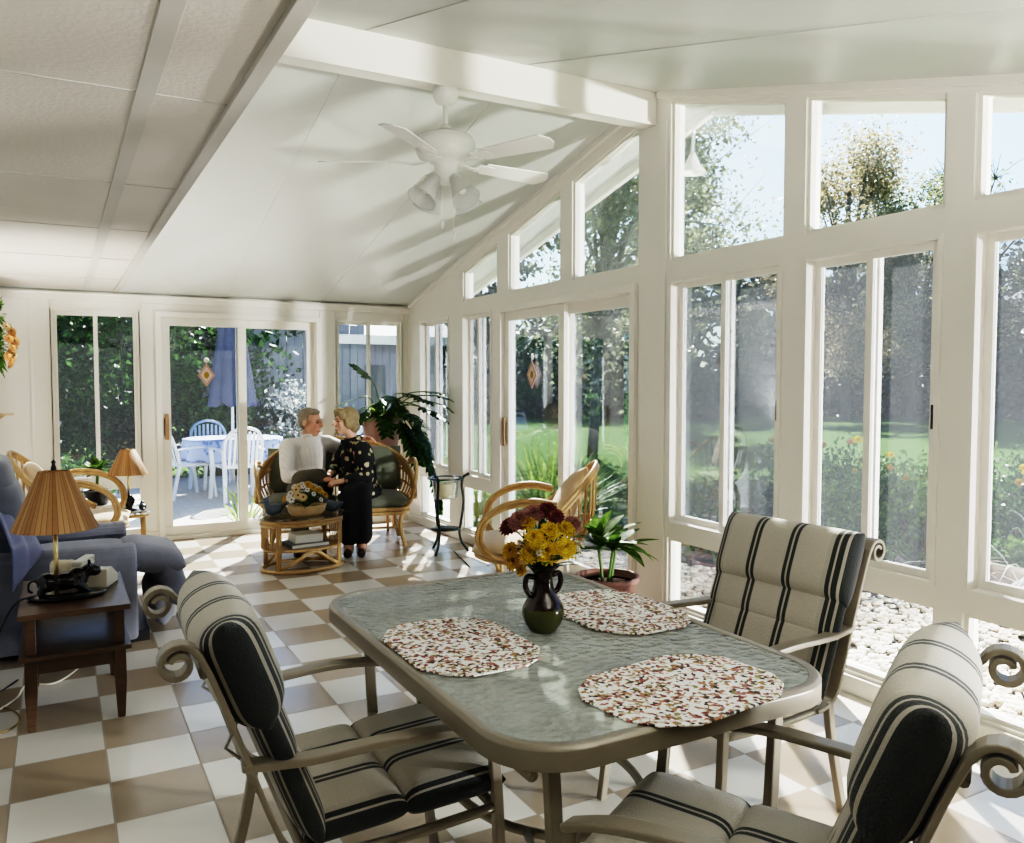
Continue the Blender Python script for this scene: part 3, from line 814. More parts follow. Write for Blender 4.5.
for k in range(5):
    a = radians(7.2 + 72 * k); m = rotz(a)
    bl = B()
    p = []
    for i in range(13):
        u = i / 12; x = .235 + .425 * u; w = .052 + .020 * u
        if u > .9: w *= sqrt(max(0, 1 - ((u - .9) / .104) ** 2))
        p.append((x, w))
    poly = [(x, w) for x, w in p] + [(x, -w) for x, w in reversed(p)]
    bl.prism(poly, 'z', -.003, .003, m @ Matrix.Translation((0, 0, -.375)) @ Matrix.Rotation(radians(-13), 4, 'X'))
    blo = bl.obj('blade', 'fanwhite', t)
    br = B(); br.tube([(.075, 0, -.372), (.15, 0, -.388), (.20, 0, -.384)], 0, flat=(.03, .008), up=(0, 0, 1), m=m); br.prism([(.19, -.038), (.285, -.030), (.30, 0), (.285, .030), (.19, .038), (.175, 0)], 'z', -.010, -.004, m @ Matrix.Translation((0, 0, -.372)) @ Matrix.Rotation(radians(-13), 4, 'X'))
    br.obj('blade_iron', 'fanwhite', blo)
for k in range(4):
    a = radians(16 + 90 * k); m = rotz(a) @ Matrix.Translation((.055, 0, -.445)) @ Matrix.Rotation(radians(-36), 4, 'Y') @ Matrix.Scale(1.18, 4)
    sh = B(); sh.lathe([(.024, -.02), (.030, -.035), (.036, -.07), (.050, -.115), (.064, -.15), (.067, -.152), (.061, -.147), (.046, -.11), (.030, -.06), (.020, -.03)], 22, m=m, cap=False)
    so = sh.obj('lamp_shade', 'frosted', t)
    bb = B(); bb.ell((0, 0, -.085), (.022, .022, .034), m, 12, 8); bb.obj('bulb', 'bulbglass', so)
for dx, dz in ((-.03, .20), (.035, .25)):
    c = B(); c.tube([(dx, -.02, -.48), (dx, -.02, -.48 - dz)], .0018, 5); co_ = c.obj('pull_chain', 'fanwhite', t)
    k = B(); k.lathe([(.004, 0), (.010, -.010), (.009, -.035), (.003, -.045)], 10, (dx, -.02, -.48 - dz)); k.obj('pull_knob', 'fanwhite', co_)

# ------------------------------------------------------------------ wood lamp table with lamp, phone, figurine
t = thing('side_table', 'dark brown two-tier wooden side table beside the blue recliner', 'side table', (.04, 4.10, 0))
TZ2 = .49
b = B(); b.b2(-.205, .205, -.34, .33, TZ2 - .022, TZ2); b.obj('tabletop', 'darkwood', t, .003)
b = B(); b.b2(-.205, .205, -.34, .33, .30, .318); b.b2(-.172, .172, -.30, -.285, .235, .30).b2(-.172, .172, .275, .29, .235, .30).b2(-.175, -.16, -.285, .275, .235, .30).b2(.16, .175, -.285, .275, .235, .30)
b.obj('shelf', 'darkwood', t, .003)
for sx in (-1, 1):
    for sy in (-1, 1):
        b = B(); x, y = sx * .162, sy * .285
        b.tube([(x, y, .30), (x + sx * .002, y, .16), (x + sx * .004, y, 0)], 0, flat=(.046, .046), up=(0, 1, 0))
        v = b.v
        for i in range(8, 12): v[i] = (x + (v[i][0] - x) * .62, y + (v[i][1] - y) * .62, v[i][2])
        b.obj('leg', 'darkwood', t, .003)
        b = B(); b.b2(x - .02, x + .02, y - .02, y + .02, .318, TZ2 - .022); b.obj('upright', 'darkwood', t, .003)
# lamp with black bull figure base
def shade_lathe(r0, r1, h, z):
    b = B(); b.lathe([(r1, z), (r0, z + h), (r0 - .002, z + h), (r1 - .003, z)], 46, cap=False); return b
L1 = Vector((-.025, 4.02, TZ2))
t = thing('table_lamp', 'table lamp with large wood-splint cone shade on a glossy black animal figure base', 'lamp', tuple(L1))
b = B(); b.ell((.04, .0, .010), (.155, .10, .012), n=28); b.lathe([(.0, .016), (.10, .016), (.10, .02), (0, .02)], 24, (.04, 0, 0)); b.obj('base_plate', 'blackgloss', t)
b = B()
b.ell((.05, .0, .075), (.105, .045, .042)); b.ell((.115, .0, .085), (.05, .042, .05)); b.ell((-.03, 0, .075), (.055, .043, .045))
b.cap2((.14, 0, .10), (.175, 0, .125), .032, .026); b.ell((.195, 0, .112), (.034, .024, .026)); b.ell((.17, .02, .148), (.01, .006, .018)); b.ell((.17, -.02, .148), (.01, .006, .018))
for x, y, dx in ((.12, .03, .03), (.11, -.03, .05), (-.04, .03, -.03), (-.05, -.03, -.01)): b.cap2((x, y, .06), (x + dx, y * 1.2, .024), .022, .014)
b.tube(spline([(-.075, 0, .09), (-.115, .01, .08), (-.12, .02, .04), (-.10, .03, .028)], 5), .007, 6)
rm = None
b.v = [(x * .80 - .01, y, z * .92) for x, y, z in b.v]; figo = b.obj('animal_figure', 'blackgloss', t)
md = figo.modifiers.new('r', 'REMESH'); md.mode = 'VOXEL'; md.voxel_size = .006; md.use_smooth_shade = True
b = B(); b.tube([(0, -.03, .015), (0, -.03, .36)], .0095, 10); tag(b.obj('pole', 'brass', t), 'brass pole')
b = B(); b.tube([(0, -.03, .36), (0, -.03, .42)], .013, 10); b.tube(arc(lambda a: (.055 * cos(a), -.03, .47 + .085 * sin(a)), -1.1, pi + 1.1, 24), .0025, 6); b.obj('harp', 'brass', t)
b = shade_lathe(.060, .166, .245, .305); s_ = b.obj('lamp_shade', 'shade', t, loc=(0, -.03, 0))
b = B(); b.lathe([(.008, .553), (.012, .56), (.006, .58), (.010, .588), (.002, .598)], 12, (0, -.03, 0)); b.obj('finial', 'black', t)
# white telephone / answering machine
t = thing('telephone', 'ivory desk telephone behind the black lamp base on the wood table', 'telephone', (.13, 4.20, TZ2), -.35)
b = B(); b.prism([(-.075, 0), (.075, 0), (.075, .035), (-.01, .085), (-.075, .085)], 'x', -.085, .075); b.obj('phone_body', 'ivory', t, .006)
b = B(); b.box((-.05, 0, .112), (.045, .17, .026)); b.box((-.05, .06, .092), (.045, .045, .022)); b.box((-.05, -.055, .082), (.045, .045, .03)); b.obj('handset', 'ivory', t, .008)
b = B(); b.box((.035, .03, .064), (.05, .04, .004), Matrix.Translation((0, 0, 0))); b.obj('keypad', 'bookdark', t)
b = B(); b.ell((0, 0, .042), (.055, .045, .042), n=16); b.ell((.03, -.01, .05), (.038, .036, .034)); b.ell((-.025, .01, .06), (.03, .028, .026)); b.ell((.04, .0, .02), (.03, .03, .02))
o = b.obj('seashell', 'creamshell', None, loc=(.0, 4.27, TZ2 + .03)); md = o.modifiers.new('r', 'REMESH'); md.mode = 'VOXEL'; md.voxel_size = .006; md.use_smooth_shade = True
tag(o, 'pale cream seashell on the lamp table, between lamp base and telephone', 'seashell')
for i, (pts, m_, lab) in enumerate(((((-.10, 4.02, .505), (-.18, 3.98, .49), (-.25, 4.0, .34), (-.29, 4.1, .12), (-.30, 4.3, .006), (-.20, 4.5, .006)), 'black', 'dark lamp cord hanging from the wood table down to the floor'),
                       (((-.30, 4.05, .008), (-.20, 4.22, .008), (-.16, 4.40, .008), (-.05, 4.36, .008), (.04, 4.5, .008), (.06, 4.62, .008), (-.05, 4.72, .008)), 'ivory', 'white cord lying on the floor under the wood table'),
                       (((-.33, 3.95, .006), (-.24, 3.85, .006), (-.17, 3.95, .006), (-.22, 4.12, .006), (-.31, 4.16, .006)), 'brasscord', 'brown cord looped on the floor beside the wood table leg'))):
    b = B(); b.tube(spline(pts, 8), .0045, 6); tag(b.obj('power_cord', m_), lab, 'cord')

# ------------------------------------------------------------------ blue recliner (faces +x)
t = thing('recliner', 'slate blue upholstered recliner armchair with padded footrest', 'armchair', (.05, 5.28, 0))
def cush(b, c, d, e=5, rot=None):
    m = Matrix.Translation(c)
    if rot is not None: m = m @ rot
    return b.pillow(d[0], d[1], d[2], m, 16, e)
b = B(); b.b2(-.40, .26, -.36, .36, .06, .34); b.obj('base', 'blueuph', t, .03)
def arm_prof(y0, y1, name):
    b = B(); ym = (y0 + y1) / 2; wv = (y1 - y0) / 2
    sec = [(ym + wv * cos(a) * (1.0 + .12 * max(0, sin(a))), .46 + .085 * sin(a)) for a in [pi * i / 12 for i in range(13)]]
    sec = [(y1 * 1.0, .03)] + sec + [(y0, .03)]
    b.prism(sec, 'x', -.38, .30, smooth=False); return b.obj(name, 'blueuph', t, .025, seg=3)
arm_prof(-.48, -.30, 'armrest'); arm_prof(.30, .48, 'armrest')
b = B(); cush(b, (.02, 0, .40), (.62, .60, .17), 5); b.obj('seat_cushion', 'blueuph', t)
b = B(); cush(b, (-.30, 0, .52), (.30, .60, .20), 4, Matrix.Rotation(radians(72), 4, 'Y')); cush(b, (-.345, 0, .745), (.30, .62, .24), 4, Matrix.Rotation(radians(76), 4, 'Y')); cush(b, (-.375, 0, .90), (.22, .60, .20), 4, Matrix.Rotation(radians(80), 4, 'Y'))
b.obj('backrest', 'blueuph', t)
b = B(); cush(b, (.405, 0, .40), (.33, .60, .17), 4, Matrix.Rotation(radians(12), 4, 'Y')); cush(b, (.50, 0, .27), (.28, .60, .16), 4, Matrix.Rotation(radians(72), 4, 'Y')); cush(b, (.44, 0, .15), (.22, .58, .15), 4, Matrix.Rotation(radians(86), 4, 'Y'))
b.obj('footrest', 'blueuph', t)
b = B(); b.b2(-.38, .36, -.40, .40, .0, .06); tag(b.obj('plinth', 'black', t), 'black recessed plinth')
# throw over back and near arm
b = B()
def thr(u, v):
    p = Vector((-.30 + .05 * v, 4.77 - .03 * v, .92)).lerp(Vector((-.19 + .16 * u, 4.74, .56)), v)
    s0 = spline([(-.36, 4.97, .80), (-.32, 4.93, .76), (-.285, 4.90, .68), (-.25, 4.84, .585), (-.235, 4.772, .55), (-.235, 4.768, .36)], 6)
    s1 = spline([(-.33, 5.16, .82), (-.25, 5.12, .76), (-.19, 5.08, .68), (-.14, 5.0, .60), (-.11, 4.90, .56), (-.09, 4.80, .553)], 6)
    i = min(int(v * 29.99), 29); f = v * 30 - i
    a = s0[i].lerp(s0[min(i + 1, 30)], f); c = s1[i].lerp(s1[min(i + 1, 30)], f)
    q = a.lerp(c, u); q += Vector((.012, -.004, .012)) * (1 + sin(u * 14 + v * 3) * .5)
    return q
b.grid(thr, 14, 30)
tag(b.obj('throw_blanket', 'bluethrow', None, solid=.008), 'periwinkle blue throw draped over the near arm of the slate blue recliner', 'blanket')

# ------------------------------------------------------------------ rattan bucket chairs
def rattan_chair(label, loc, rz, mat='rattan'):
    t = thing('rattan_chair', label, 'chair', loc, rz, 'rattan hoop chairs')
    def hoop(a):                                    # a: 0..pi, from right front, over the back
        c, s = cos(a), sin(a)
        return Vector((.40 * c * (1 + .10 * s), .10 - .52 * s ** 1.0, .44 + .47 * s ** 1.25))
    def seat(a): return Vector((.30 * cos(a), .04 + .30 * sin(a), .33))
    def low(a): return Vector((.31 * cos(a), .03 - .31 * sin(a), .335))
    b = B()
    for k in (0, .022): b.tube([hoop(a) + Vector((0, -k * .4, -k)) for a in [pi * i / 36 for i in range(37)]], .0135, 8)
    b.obj('back_hoop', mat, t)
    b = B(); b.tube([seat(2 * pi * i / 32) for i in range(32)], .015, 8, True); b.tube([seat(2 * pi * i / 32) + Vector((0, 0, .025)) for i in range(32)], .012, 8, True)
    b.obj('seat_ring', mat, t)
    b = B()
    for i in range(1, 22):
        a = pi * i / 22; p, q = hoop(a), low(a); mid_ = p.lerp(q, .55) + Vector((cos(a) * .03, -sin(a) * .06, -.02))
        b.tube(spline([p, mid_, q], 4), .0075, 6)
    b.tube([hoop(a).lerp(low(a), .55) + Vector((cos(a) * .03, -sin(a) * .06, -.02)) for a in [pi * i / 24 for i in range(1, 24)]], .008, 6)
    b.obj('back_spindles', mat, t)
    for s in (-1, 1):
        b = B()
        for k in (0, .024):
            lp = [(s * (.39 - k * .2), -.16, .70 - k), (s * .41, -.02, .725 - k), (s * .41, .14, .70 - k), (s * .40, .27 - k, .61), (s * .38, .31 - k, .49), (s * .34, .26 - k, .39), (s * .28, .14, .345)]
            b.tube(spline(lp, 6), .0135, 8)
        b.obj('arm_loop', mat, t)
    for k in range(4):
        a = pi / 4 + pi / 2 * k
        b = B(); b.tube(spline([(.24 * cos(a), .04 + .24 * sin(a), .325), (.20 * cos(a), .04 + .20 * sin(a), .17), (.31 * cos(a), .04 + .31 * sin(a), .012)], 5), .014, 8); b.obj('leg', mat, t)
    b = B(); b.tube([(.205 * cos(2 * pi * i / 24), .04 + .205 * sin(2 * pi * i / 24), .16) for i in range(24)], .011, 8, True); b.obj('leg_ring', mat, t)
    b = B(); b.pillow(.56, .58, .11, Matrix.Translation((0, .06, .395)), 18, 4); tag(b.obj('seat_cushion', 'creamcush', t), 'cream seat cushion')
    return t
rc = rattan_chair('pale rattan hoop chair behind the blue recliner, by the far left window', (.10, 6.88, 0), -pi / 2 - .12)
rc2 = dup(rc, (2.60, 4.50, 0), radians(60), 'rattan hoop chair beside the glass patio doors, behind the dining table')
b = B(); b.pillow(.40, .40, .15, None, 18, 3.5); pl = b.obj('pillow', 'tancush', None, loc=(-.13, 6.88, .64)); pl.rotation_euler = (radians(66), 0, radians(90))
tag(pl, 'cream throw pillow on the rattan chair behind the recliner', 'pillow')
p2 = pl.copy(); col.objects.link(p2); p2.location = (2.80, 4.38, .655); p2.rotation_euler = Matrix.Rotation(radians(-119), 4, 'Z').to_3x3().__matmul__(Matrix.Rotation(radians(62), 3, 'X')).__matmul__(Matrix.Rotation(radians(25), 3, 'Z')).to_euler(); p2['label'] = 'tan throw pillow on the rattan chair by the patio doors'

# small rattan side table, second lamp, black pot plant
t = thing('rattan_side_table', 'small rattan side table with a round glass top beside the sliding door', 'side table', (.485, 7.22, 0))
b = B(); b.lathe([(0, .372), (.165, .372), (.168, .376), (.165, .380), (0, .380)], 32); tag(b.obj('glass_top', 'clearglass', t), 'clear round glass top')
b = B(); b.tube([(.13 * cos(2 * pi * i / 24), .13 * sin(2 * pi * i / 24), .355) for i in range(24)], .014, 8, True); b.obj('top_ring', 'rattan', t)
for k in range(4):
    a = pi / 4 + pi / 2 * k; b = B(); b.tube([(.125 * cos(a), .125 * sin(a), .36), (.135 * cos(a), .135 * sin(a), .012)], .014, 8); b.obj('leg', 'rattan', t)
t = thing('table_lamp', 'small table lamp with wood-splint cone shade beside the sliding glass door', 'lamp', (.475, 7.25, .381))
b = B(); b.lathe([(0, 0), (.06, 0), (.062, .01), (.03, .02), (.025, .03), (.045, .06), (.048, .09), (.03, .12), (.014, .135)], 20); b.obj('lamp_base', 'blackgloss', t)
b = B(); b.tube([(0, 0, .13), (0, 0, .50)], .008, 8); b.obj('pole', 'brass', t)
b = shade_lathe(.055, .150, .20, .295); b.obj('lamp_shade', 'shade', t)
b = B(); b.ell((0, 0, .035), (.03, .05, .03)); b.ell((.0, .045, .06), (.018, .02, .02)); b.ell((0, -.05, .03), (.012, .03, .01))
o = b.obj('figurine', 'black', None, loc=(.57, 7.17, .381)); tag(o, 'small dark bird figurine on the glass side table under the lamp', 'figurine')

def potted_rosette(name, label, loc, potmat, pot_prof, leafmat, n, L, W, z0, bend, rng, lift=(.3, 1.2), stemh=0):
    t = thing(name, label, 'plant', loc)
    b = B(); b.lathe(pot_prof, 28, cap='bottom'); b.obj('pot', potmat, t)
    top = pot_prof[-1]
    b = B(); b.lathe([(0, z0 - .005), (top[0] * .98, z0 - .005), (0, z0)], 20, cap=False); b.obj('soil', 'soil', t)
    if stemh: b = B(); b.tube([(0, 0, z0 - .02), (0.01, 0, z0 + stemh)], .012, 8); b.obj('stem', 'stem', t)
    b = B()
    for i in range(n):
        a = 2.4 * i + rng.uniform(-.2, .2); el = rng.uniform(*lift); d = Vector((cos(a) * cos(el), sin(a) * cos(el), sin(el)))
        b.blade((.02 * cos(a), .02 * sin(a), z0 + stemh * rng.uniform(.8, 1.05)), d, (0, 0, 1), L * rng.uniform(.7, 1.1), W * rng.uniform(.8, 1.2), bend * rng.uniform(.6, 1.3), 6, fold=.25)
    b.obj('leaves', leafmat, t)
    return t
rng = random.Random(5)
potted_rosette('potted_plant', 'bushy green houseplant in a black pot at the far left window', (.26, 7.62, .40), 'blackpot', [(.0, 0), (.075, 0), (.09, .01), (.10, .10), (.112, .105), (.112, .12), (.10, .12), (.095, .10)], 'leaf_mid', 46, .20, .05, .11, .5, rng, (.1, 1.3), .16)
t = thing('plant_stand', 'low white plant stand holding the black pot plant', 'plant stand', (.26, 7.62, 0))
b = B(); b.b2(-.12, .12, -.12, .12, .375, .398); b.obj('top', 'paint', t, .003)
for sx in (-1, 1):
    for sy in (-1, 1): b = B(); b.b2(sx * .10 - .012, sx * .10 + .012, sy * .10 - .012, sy * .10 + .012, 0, .375); b.obj('leg', 'paint', t)
rng = random.Random(9)
# broad-leaved plant by the window
t = thing('potted_plant', 'long-leaved green houseplant in a plum brown pot by the rattan chair', 'plant', (2.75, 3.86, 0))
b = B(); b.lathe([(.0, .004), (.13, 0), (.145, .01), (.172, .27), (.182, .275), (.184, .305), (.168, .305), (.165, .255)], 32, cap='bottom'); b.obj('pot', 'brownpot', t)
b = B(); b.lathe([(0, .262), (.166, .262), (0, .268)], 20, cap=False); b.obj('soil', 'soil', t)
stems = [((.0, .0), (.02, -.03, .49), 9), ((-.02, .02), (-.06, .02, .51), 9), ((.03, .01), (.08, .03, .47), 9)]
b = B()
for (x, y), p, k in stems: b.tube(spline([(x, y, .25), ((x + p[0]) / 2 + .005, (y + p[1]) / 2, .38), p], 4), .009, 7)
b.obj('stem', 'stem', t)
b = B()
for (x, y), p, k in stems:
    for i in range(k):
        a = 2.4 * i + x * 40; el = rng.uniform(.05, 1.15); d = Vector((cos(a) * cos(el), sin(a) * cos(el), sin(el)))
        b.blade(Vector(p) - Vector((0, 0, .05 * rng.random())), d, (0, 0, 1), rng.uniform(.22, .33), rng.uniform(.066, .088), rng.uniform(.2, .65), 7, fold=.3)
b.obj('leaves', 'leaf_mid', t)

# philodendron on its stand in the corner
PX, PY = 2.72, 7.55
t = thing('plant_stand', 'brown plant stand behind the rattan loveseat holding the mauve pot', 'plant stand', (PX, PY, 0))
b = B(); b.lathe([(0, .74), (.17, .74), (.17, .765), (0, .765)], 24); b.obj('top', 'orangewood', t)
for k in range(3): a = 2 * pi * k / 3 + .5; b = B(); b.tube([(.10 * cos(a), .10 * sin(a), .745), (.16 * cos(a), .16 * sin(a), 0)], .014, 8); b.obj('leg', 'orangewood', t)
t = thing('philodendron', 'large split-leaf philodendron trailing from a mauve pot in the far corner', 'plant', (PX, PY, .766))
b = B(); b.lathe([(.0, 0), (.13, 0), (.15, .02), (.195, .27), (.205, .28), (.205, .305), (.19, .305), (.185, .265)], 30, cap='bottom'); b.obj('pot', 'mauvepot', t)
b = B(); b.lathe([(0, .275), (.186, .275), (0, .28)], 20, cap=False); b.obj('soil', 'soil', t)
def split_leaf(b, p, d, up, L, lob, rng):
    d = Vector(d).normalized(); side = d.cross(Vector(up)).normalized(); nn = side.cross(d)
    b.blade(p, d, up, L, L * .28, .25, 5)
    for i in range(lob):
        u = .12 + .75 * i / (lob - 1); q = Vector(p) + d * L * u * .92 - Vector((0, 0, 1)) * (.25 * L * u * u * .6)
        for s in (-1, 1):
            dd = (d * (.35 + .5 * u) + side * s * (1 - .3 * u)).normalized()
            b.blade(q, dd, nn, L * (.50 - .22 * abs(u - .35)) * rng.uniform(.9, 1.1), L * .19, .25, 4)
vr2, vf2 = Vector((.95, -.30, 0)), Vector((.30, .95, 0))
st = B(); lf = B(); rng = random.Random(21)
spec = [(-.10, .66, -.05, .28), (-.22, .50, -.05, .22), (.05, .52, -.10, .26), (.12, .44, -.20, .24), (.24, .36, -.25, .26), (.30, .50, -.35, .26), (.40, .56, -.45, .26), (.50, .52, -.50, .26), (.56, .44, -.50, .24), (.34, .42, -.35, .26), (.44, .38, -.45, .26),
        (.30, .26, -.28, .26), (.34, .16, -.30, .26), (.26, .10, -.26, .24), (.36, .04, -.34, .24), (.40, -.06, -.38, .24), (.44, -.14, -.40, .24), (.47, -.24, -.42, .22), (.50, -.32, -.42, .20), (.52, -.40, -.42, .18),
        (-.26, .34, -.05, .24), (-.30, .24, .0, .22), (-.14, .38, -.1, .24), (.02, .34, -.2, .24), (.16, .28, -.24, .24), (.24, .22, -.22, .22), (-.02, .46, -.05, .22), (.20, .54, -.20, .24)]
for u, w, d, L in spec:
    tip = vr2 * u + vf2 * d + Vector((0, 0, w)); c0 = Vector((0, 0, .28))
    mid_ = c0.lerp(tip, .5) + Vector((0, 0, .10 + max(0, .1 - w * .3)))
    st.tube(spline([c0, mid_, tip], 6), .006, 6)
    dd = (tip - mid_); dd.z -= .12 * (1 if w < .3 else .3)
    split_leaf(lf, tip, dd, (0, 0, 1) if abs(dd.normalized().z) < .9 else vf2, L * 1.0, 5, rng)
for bb in (st, lf): bb.v = [((.30 + .075 * (1 - math.exp(-(x - .30) / .075))) if x > .30 else x, y if y < .30 else .30, z) for x, y, z in bb.v]
st.obj('stem', 'stem', t); lf.obj('leaves', 'leaf_dark', t)
b = B(); rng = random.Random(2)
for i in range(34):
    a = rng.uniform(0, 6.28); el = rng.uniform(.4, 1.3); d = Vector((cos(a) * cos(el), sin(a) * cos(el), sin(el)))
    b.blade((.05 * cos(a), .05 * sin(a), .275), d, (0, 0, 1), rng.uniform(.20, .32), .065, rng.uniform(.3, .8), 5)
tag(b.obj('young_leaves', 'leaf_bright', t), 'bright yellow green inner leaves')

# iron stand with candle jar
SX, SY = 2.80, 6.24
t = thing('candle_stand', 'black wrought iron three-legged stand by the corner windows', 'stand', (SX, SY, 0))
for k in range(3):
    a = radians(100 + 120 * k); c, s = cos(a), sin(a)
    b = B(); b.tube(spline([(.185 * c, .185 * s, .645), (.150 * c, .150 * s, .625), (.135 * c, .135 * s, .56), (.150 * c, .150 * s, .42), (.130 * c, .130 * s, .26), (.115 * c, .115 * s, .17), (.135 * c, .135 * s, .08), (.190 * c, .190 * s, .0)], 6), .011, 8)
    b.ell((.188 * c, .188 * s, .648), (.014, .014, .014)); b.obj('leg', 'black_iron', t)
b = B(); b.tube([(.146 * cos(2 * pi * i / 32), .146 * sin(2 * pi * i / 32), .617) for i in range(32)], .007, 8, True); b.obj('top_ring', 'black_iron', t)
b = B(); b.lathe([(0, .19), (.122, .19), (.122, .20), (0, .20)], 24); b.obj('lower_shelf', 'black_iron', t)
t = thing('candle_jar', 'clear glass hurricane jar hanging in the iron stand', 'candle jar', (SX, SY, .44))
b = B(); b.lathe([(0, 0), (.08, .0), (.098, .02), (.105, .08), (.110, .15), (.134, .185), (.138, .188), (.131, .186), (.106, .15), (.101, .08), (.094, .022), (.0, .006)], 32, cap=False); b.obj('glass_bowl', 'clearglass', t)
b = B(); b.lathe([(0, .008), (.072, .008), (.080, .014), (.083, .125), (.079, .133), (.02, .128), (0, .128)], 28, (SX, SY, .44)); o = b.obj('candle', 'cream', None)
w_ = B(); w_.tube([(SX, SY, .567), (SX + .002, SY, .585)], .0018, 5); wk = w_.obj('wick', 'black', o)
tag(o, 'thick cream pillar candle in the glass jar of the iron stand', 'candle')
b = B(); b.tube([(2.86, 6.20, .006), (2.72, 5.62, .006)], .005, 6); tag(b.obj('floor_line', 'black'), 'thin black line running straight on the floor near the iron stand', 'cord')  # thin dark line along the floor

# flowers and bracket on the left wall
t = thing('wall_bracket', 'pale wooden wall bracket under the hanging flowers', 'bracket', (XL, 7.1, 1.17))
b = B(); b.prism([(0, -.09), (.06, -.08), (.13, -.02), (.14, .0), (.13, .02), (.06, .08), (0, .09)], 'z', 0, .015); b.obj('shelf', 'palewood', t, .003)
b = B(); b.prism([(0, 0), (.09, 0), (.05, -.03), (.02, -.09), (0, -.11)], 'y', -.01, .01); b.obj('bracket', 'palewood', t)
rng = random.Random(8)
WB = Vector((XL, 7.1, 1.66))
for i in range(15):
    a = 2.4 * i; r = .16 * sqrt((i + .5) / 15)
    p = WB + Vector((.10 + .06 * cos(r * 9), r * cos(a) * 1.0, r * sin(a) * 1.05 + .02))
    bloom('hanging_flower', p, rng.uniform(.035, .05), ['petal_orange', 'petal_orange', 'petal_cream'][i % 3], (1, -.6 + cos(a) * .5, sin(a) * .5), 'orange flowers hung on the left wall', 'peach orange flower of the arrangement hung on the left wall', WB, eye=.28, petals=11, rows=2, pw=.6)
b = B()
for i in range(70):
    a = rng.uniform(0, 6.28); r = rng.uniform(.02, .2); b.blade(WB + Vector((.06, r * cos(a) * .7, r * sin(a) * .8 - .02)), (rng.uniform(.2, 1), cos(a), sin(a)), (0, 0, 1), rng.uniform(.05, .09), .025, .3, 3)
for i in range(30):
    a = rng.uniform(0, 6.28); r = rng.uniform(.02, .10); b.blade(WB + Vector((.06, r * cos(a), .24 + r * sin(a))), (rng.uniform(.2, 1), cos(a), sin(a)), (0, 0, 1), rng.uniform(.05, .09), .03, .3, 3)
tag(b.obj('wall_greenery', 'leaf_mid'), 'green sprigs around the orange flowers hung on the left wall', 'leaves', kind='stuff')

# door suncatchers
def sun(loc, rz, label):
    t = thing('suncatcher', label, 'suncatcher', loc, rz, None)
    b = B(); o_ = [(0, -.105), (.075, 0), (0, .105), (-.075, 0)]; i_ = [(p[0] * .72, p[1] * .72) for p in o_]
    for k in range(4): b.prism([o_[k], o_[(k + 1) % 4], i_[(k + 1) % 4], i_[k]], 'y', -.004, .004)
    b.obj('frame', 'shellpink', t)
    b = B(); b.prism(i_, 'y', -.0015, .0015); b.obj('panel', 'suncream', t)
    b = B(); b.ell((0, -.003, 0), (.022, .004, .03)); b.obj('ornament', 'petal_gold', t)
    b = B(); b.lathe([(0, 0), (.022, .002), (.010, .010), (0, .014)], 16, m=Matrix.Translation((0, .006, .135)) @ Matrix.Rotation(pi / 2, 4, 'X')); b.tube([(0, 0, .13), (0, 0, .10)], .002, 5); b.obj('suction_cup', 'page', t)
sun((1.183, YF + .006, 1.475), 0, 'small diamond-shaped suncatcher on the far sliding door glass')
sun((XW + .006, 5.405, 1.47), -pi / 2, 'small diamond-shaped suncatcher on the right-hand sliding door glass')
# ------------------------------------------------------------------ rattan loveseat
LX, LY, LR = 2.10, 6.98, pi - .25
t = thing('rattan_loveseat', 'rattan loveseat with sage green cushions on which the couple sits', 'loveseat', (LX, LY, 0), LR)
def lh(a):
    c, s = cos(a), sin(a)
    return Vector((.66 * c * (1 + .05 * s), .20 - .50 * abs(s) ** .7, .46 + .45 * abs(s) ** .75))
def ll(a): return Vector((.58 * cos(a), .20 - .42 * abs(sin(a)) ** .7, .335))
b = B()
for k in (0, .026, .05): b.tube([lh(pi * i / 48) + Vector((0, -k * .35, -k)) for i in range(49)], .016, 8)
b.obj('back_hoop', 'rattan', t)
b = B()
for i in range(1, 42):
    a = pi * i / 42; p, q = lh(a), ll(a); m_ = p.lerp(q, .5) + Vector((cos(a) * .05, -sin(a) * .07, 0)); b.tube(spline([p, m_, q], 4), .009, 6)
for f_ in (.25, .5, .75):
    b.tube([lh(a).lerp(ll(a), f_) + Vector((cos(a) * .05, -sin(a) * .07, 0)) * (1 - abs(f_ - .5) * 1.6) for a in [pi * i / 44 for i in range(1, 44)]], .010, 6)
b.obj('back_spindles', 'rattan', t)
b = B(); sr = rrect(-.60, .60, -.24, .30, .16)
for z in (.30, .335): b.tube([(p[0], p[1], z) for p in sr], .017, 8, True)
b.obj('seat_frame', 'rattan', t)
b = B(); b.prism(rrect(-.58, .58, -.22, .28, .15), 'z', .325, .34); b.obj('seat_panel', 'rattan', t)
for s in (-1, 1):
    b = B()
    for k in (0, .028):
        b.tube(spline([(s * (.64 - k * .3), -.05, .72 - k), (s * .66, .10, .745 - k), (s * .66, .24, .72 - k), (s * .65, .335 - k, .64), (s * .63, .36 - k, .52), (s * .60, .32 - k, .40), (s * .56, .24, .345)], 6), .015, 8)
    b.obj('arm_loop', 'rattan', t)
    for y in (-.20, .26):
        b = B(); b.tube(spline([(s * .54, y * .95, .32), (s * .52, y * .9, .17), (s * .56, y * 1.12, .012)], 5), .017, 8); b.obj('leg', 'rattan', t)
    b = B(); b.tube(spline([(s * .55, -.21, .02), (s * .54, .03, .20), (s * .55, .27, .02)], 6), .012, 8); b.tube([(s * .53, -.18, .17), (s * .53, .23, .17)], .011, 8); b.obj('side_brace', 'rattan', t)
b = B(); b.tube([(-.53, .235, .17), (.53, .235, .17)], .011, 8); b.obj('stretcher', 'rattan', t)
b = B()
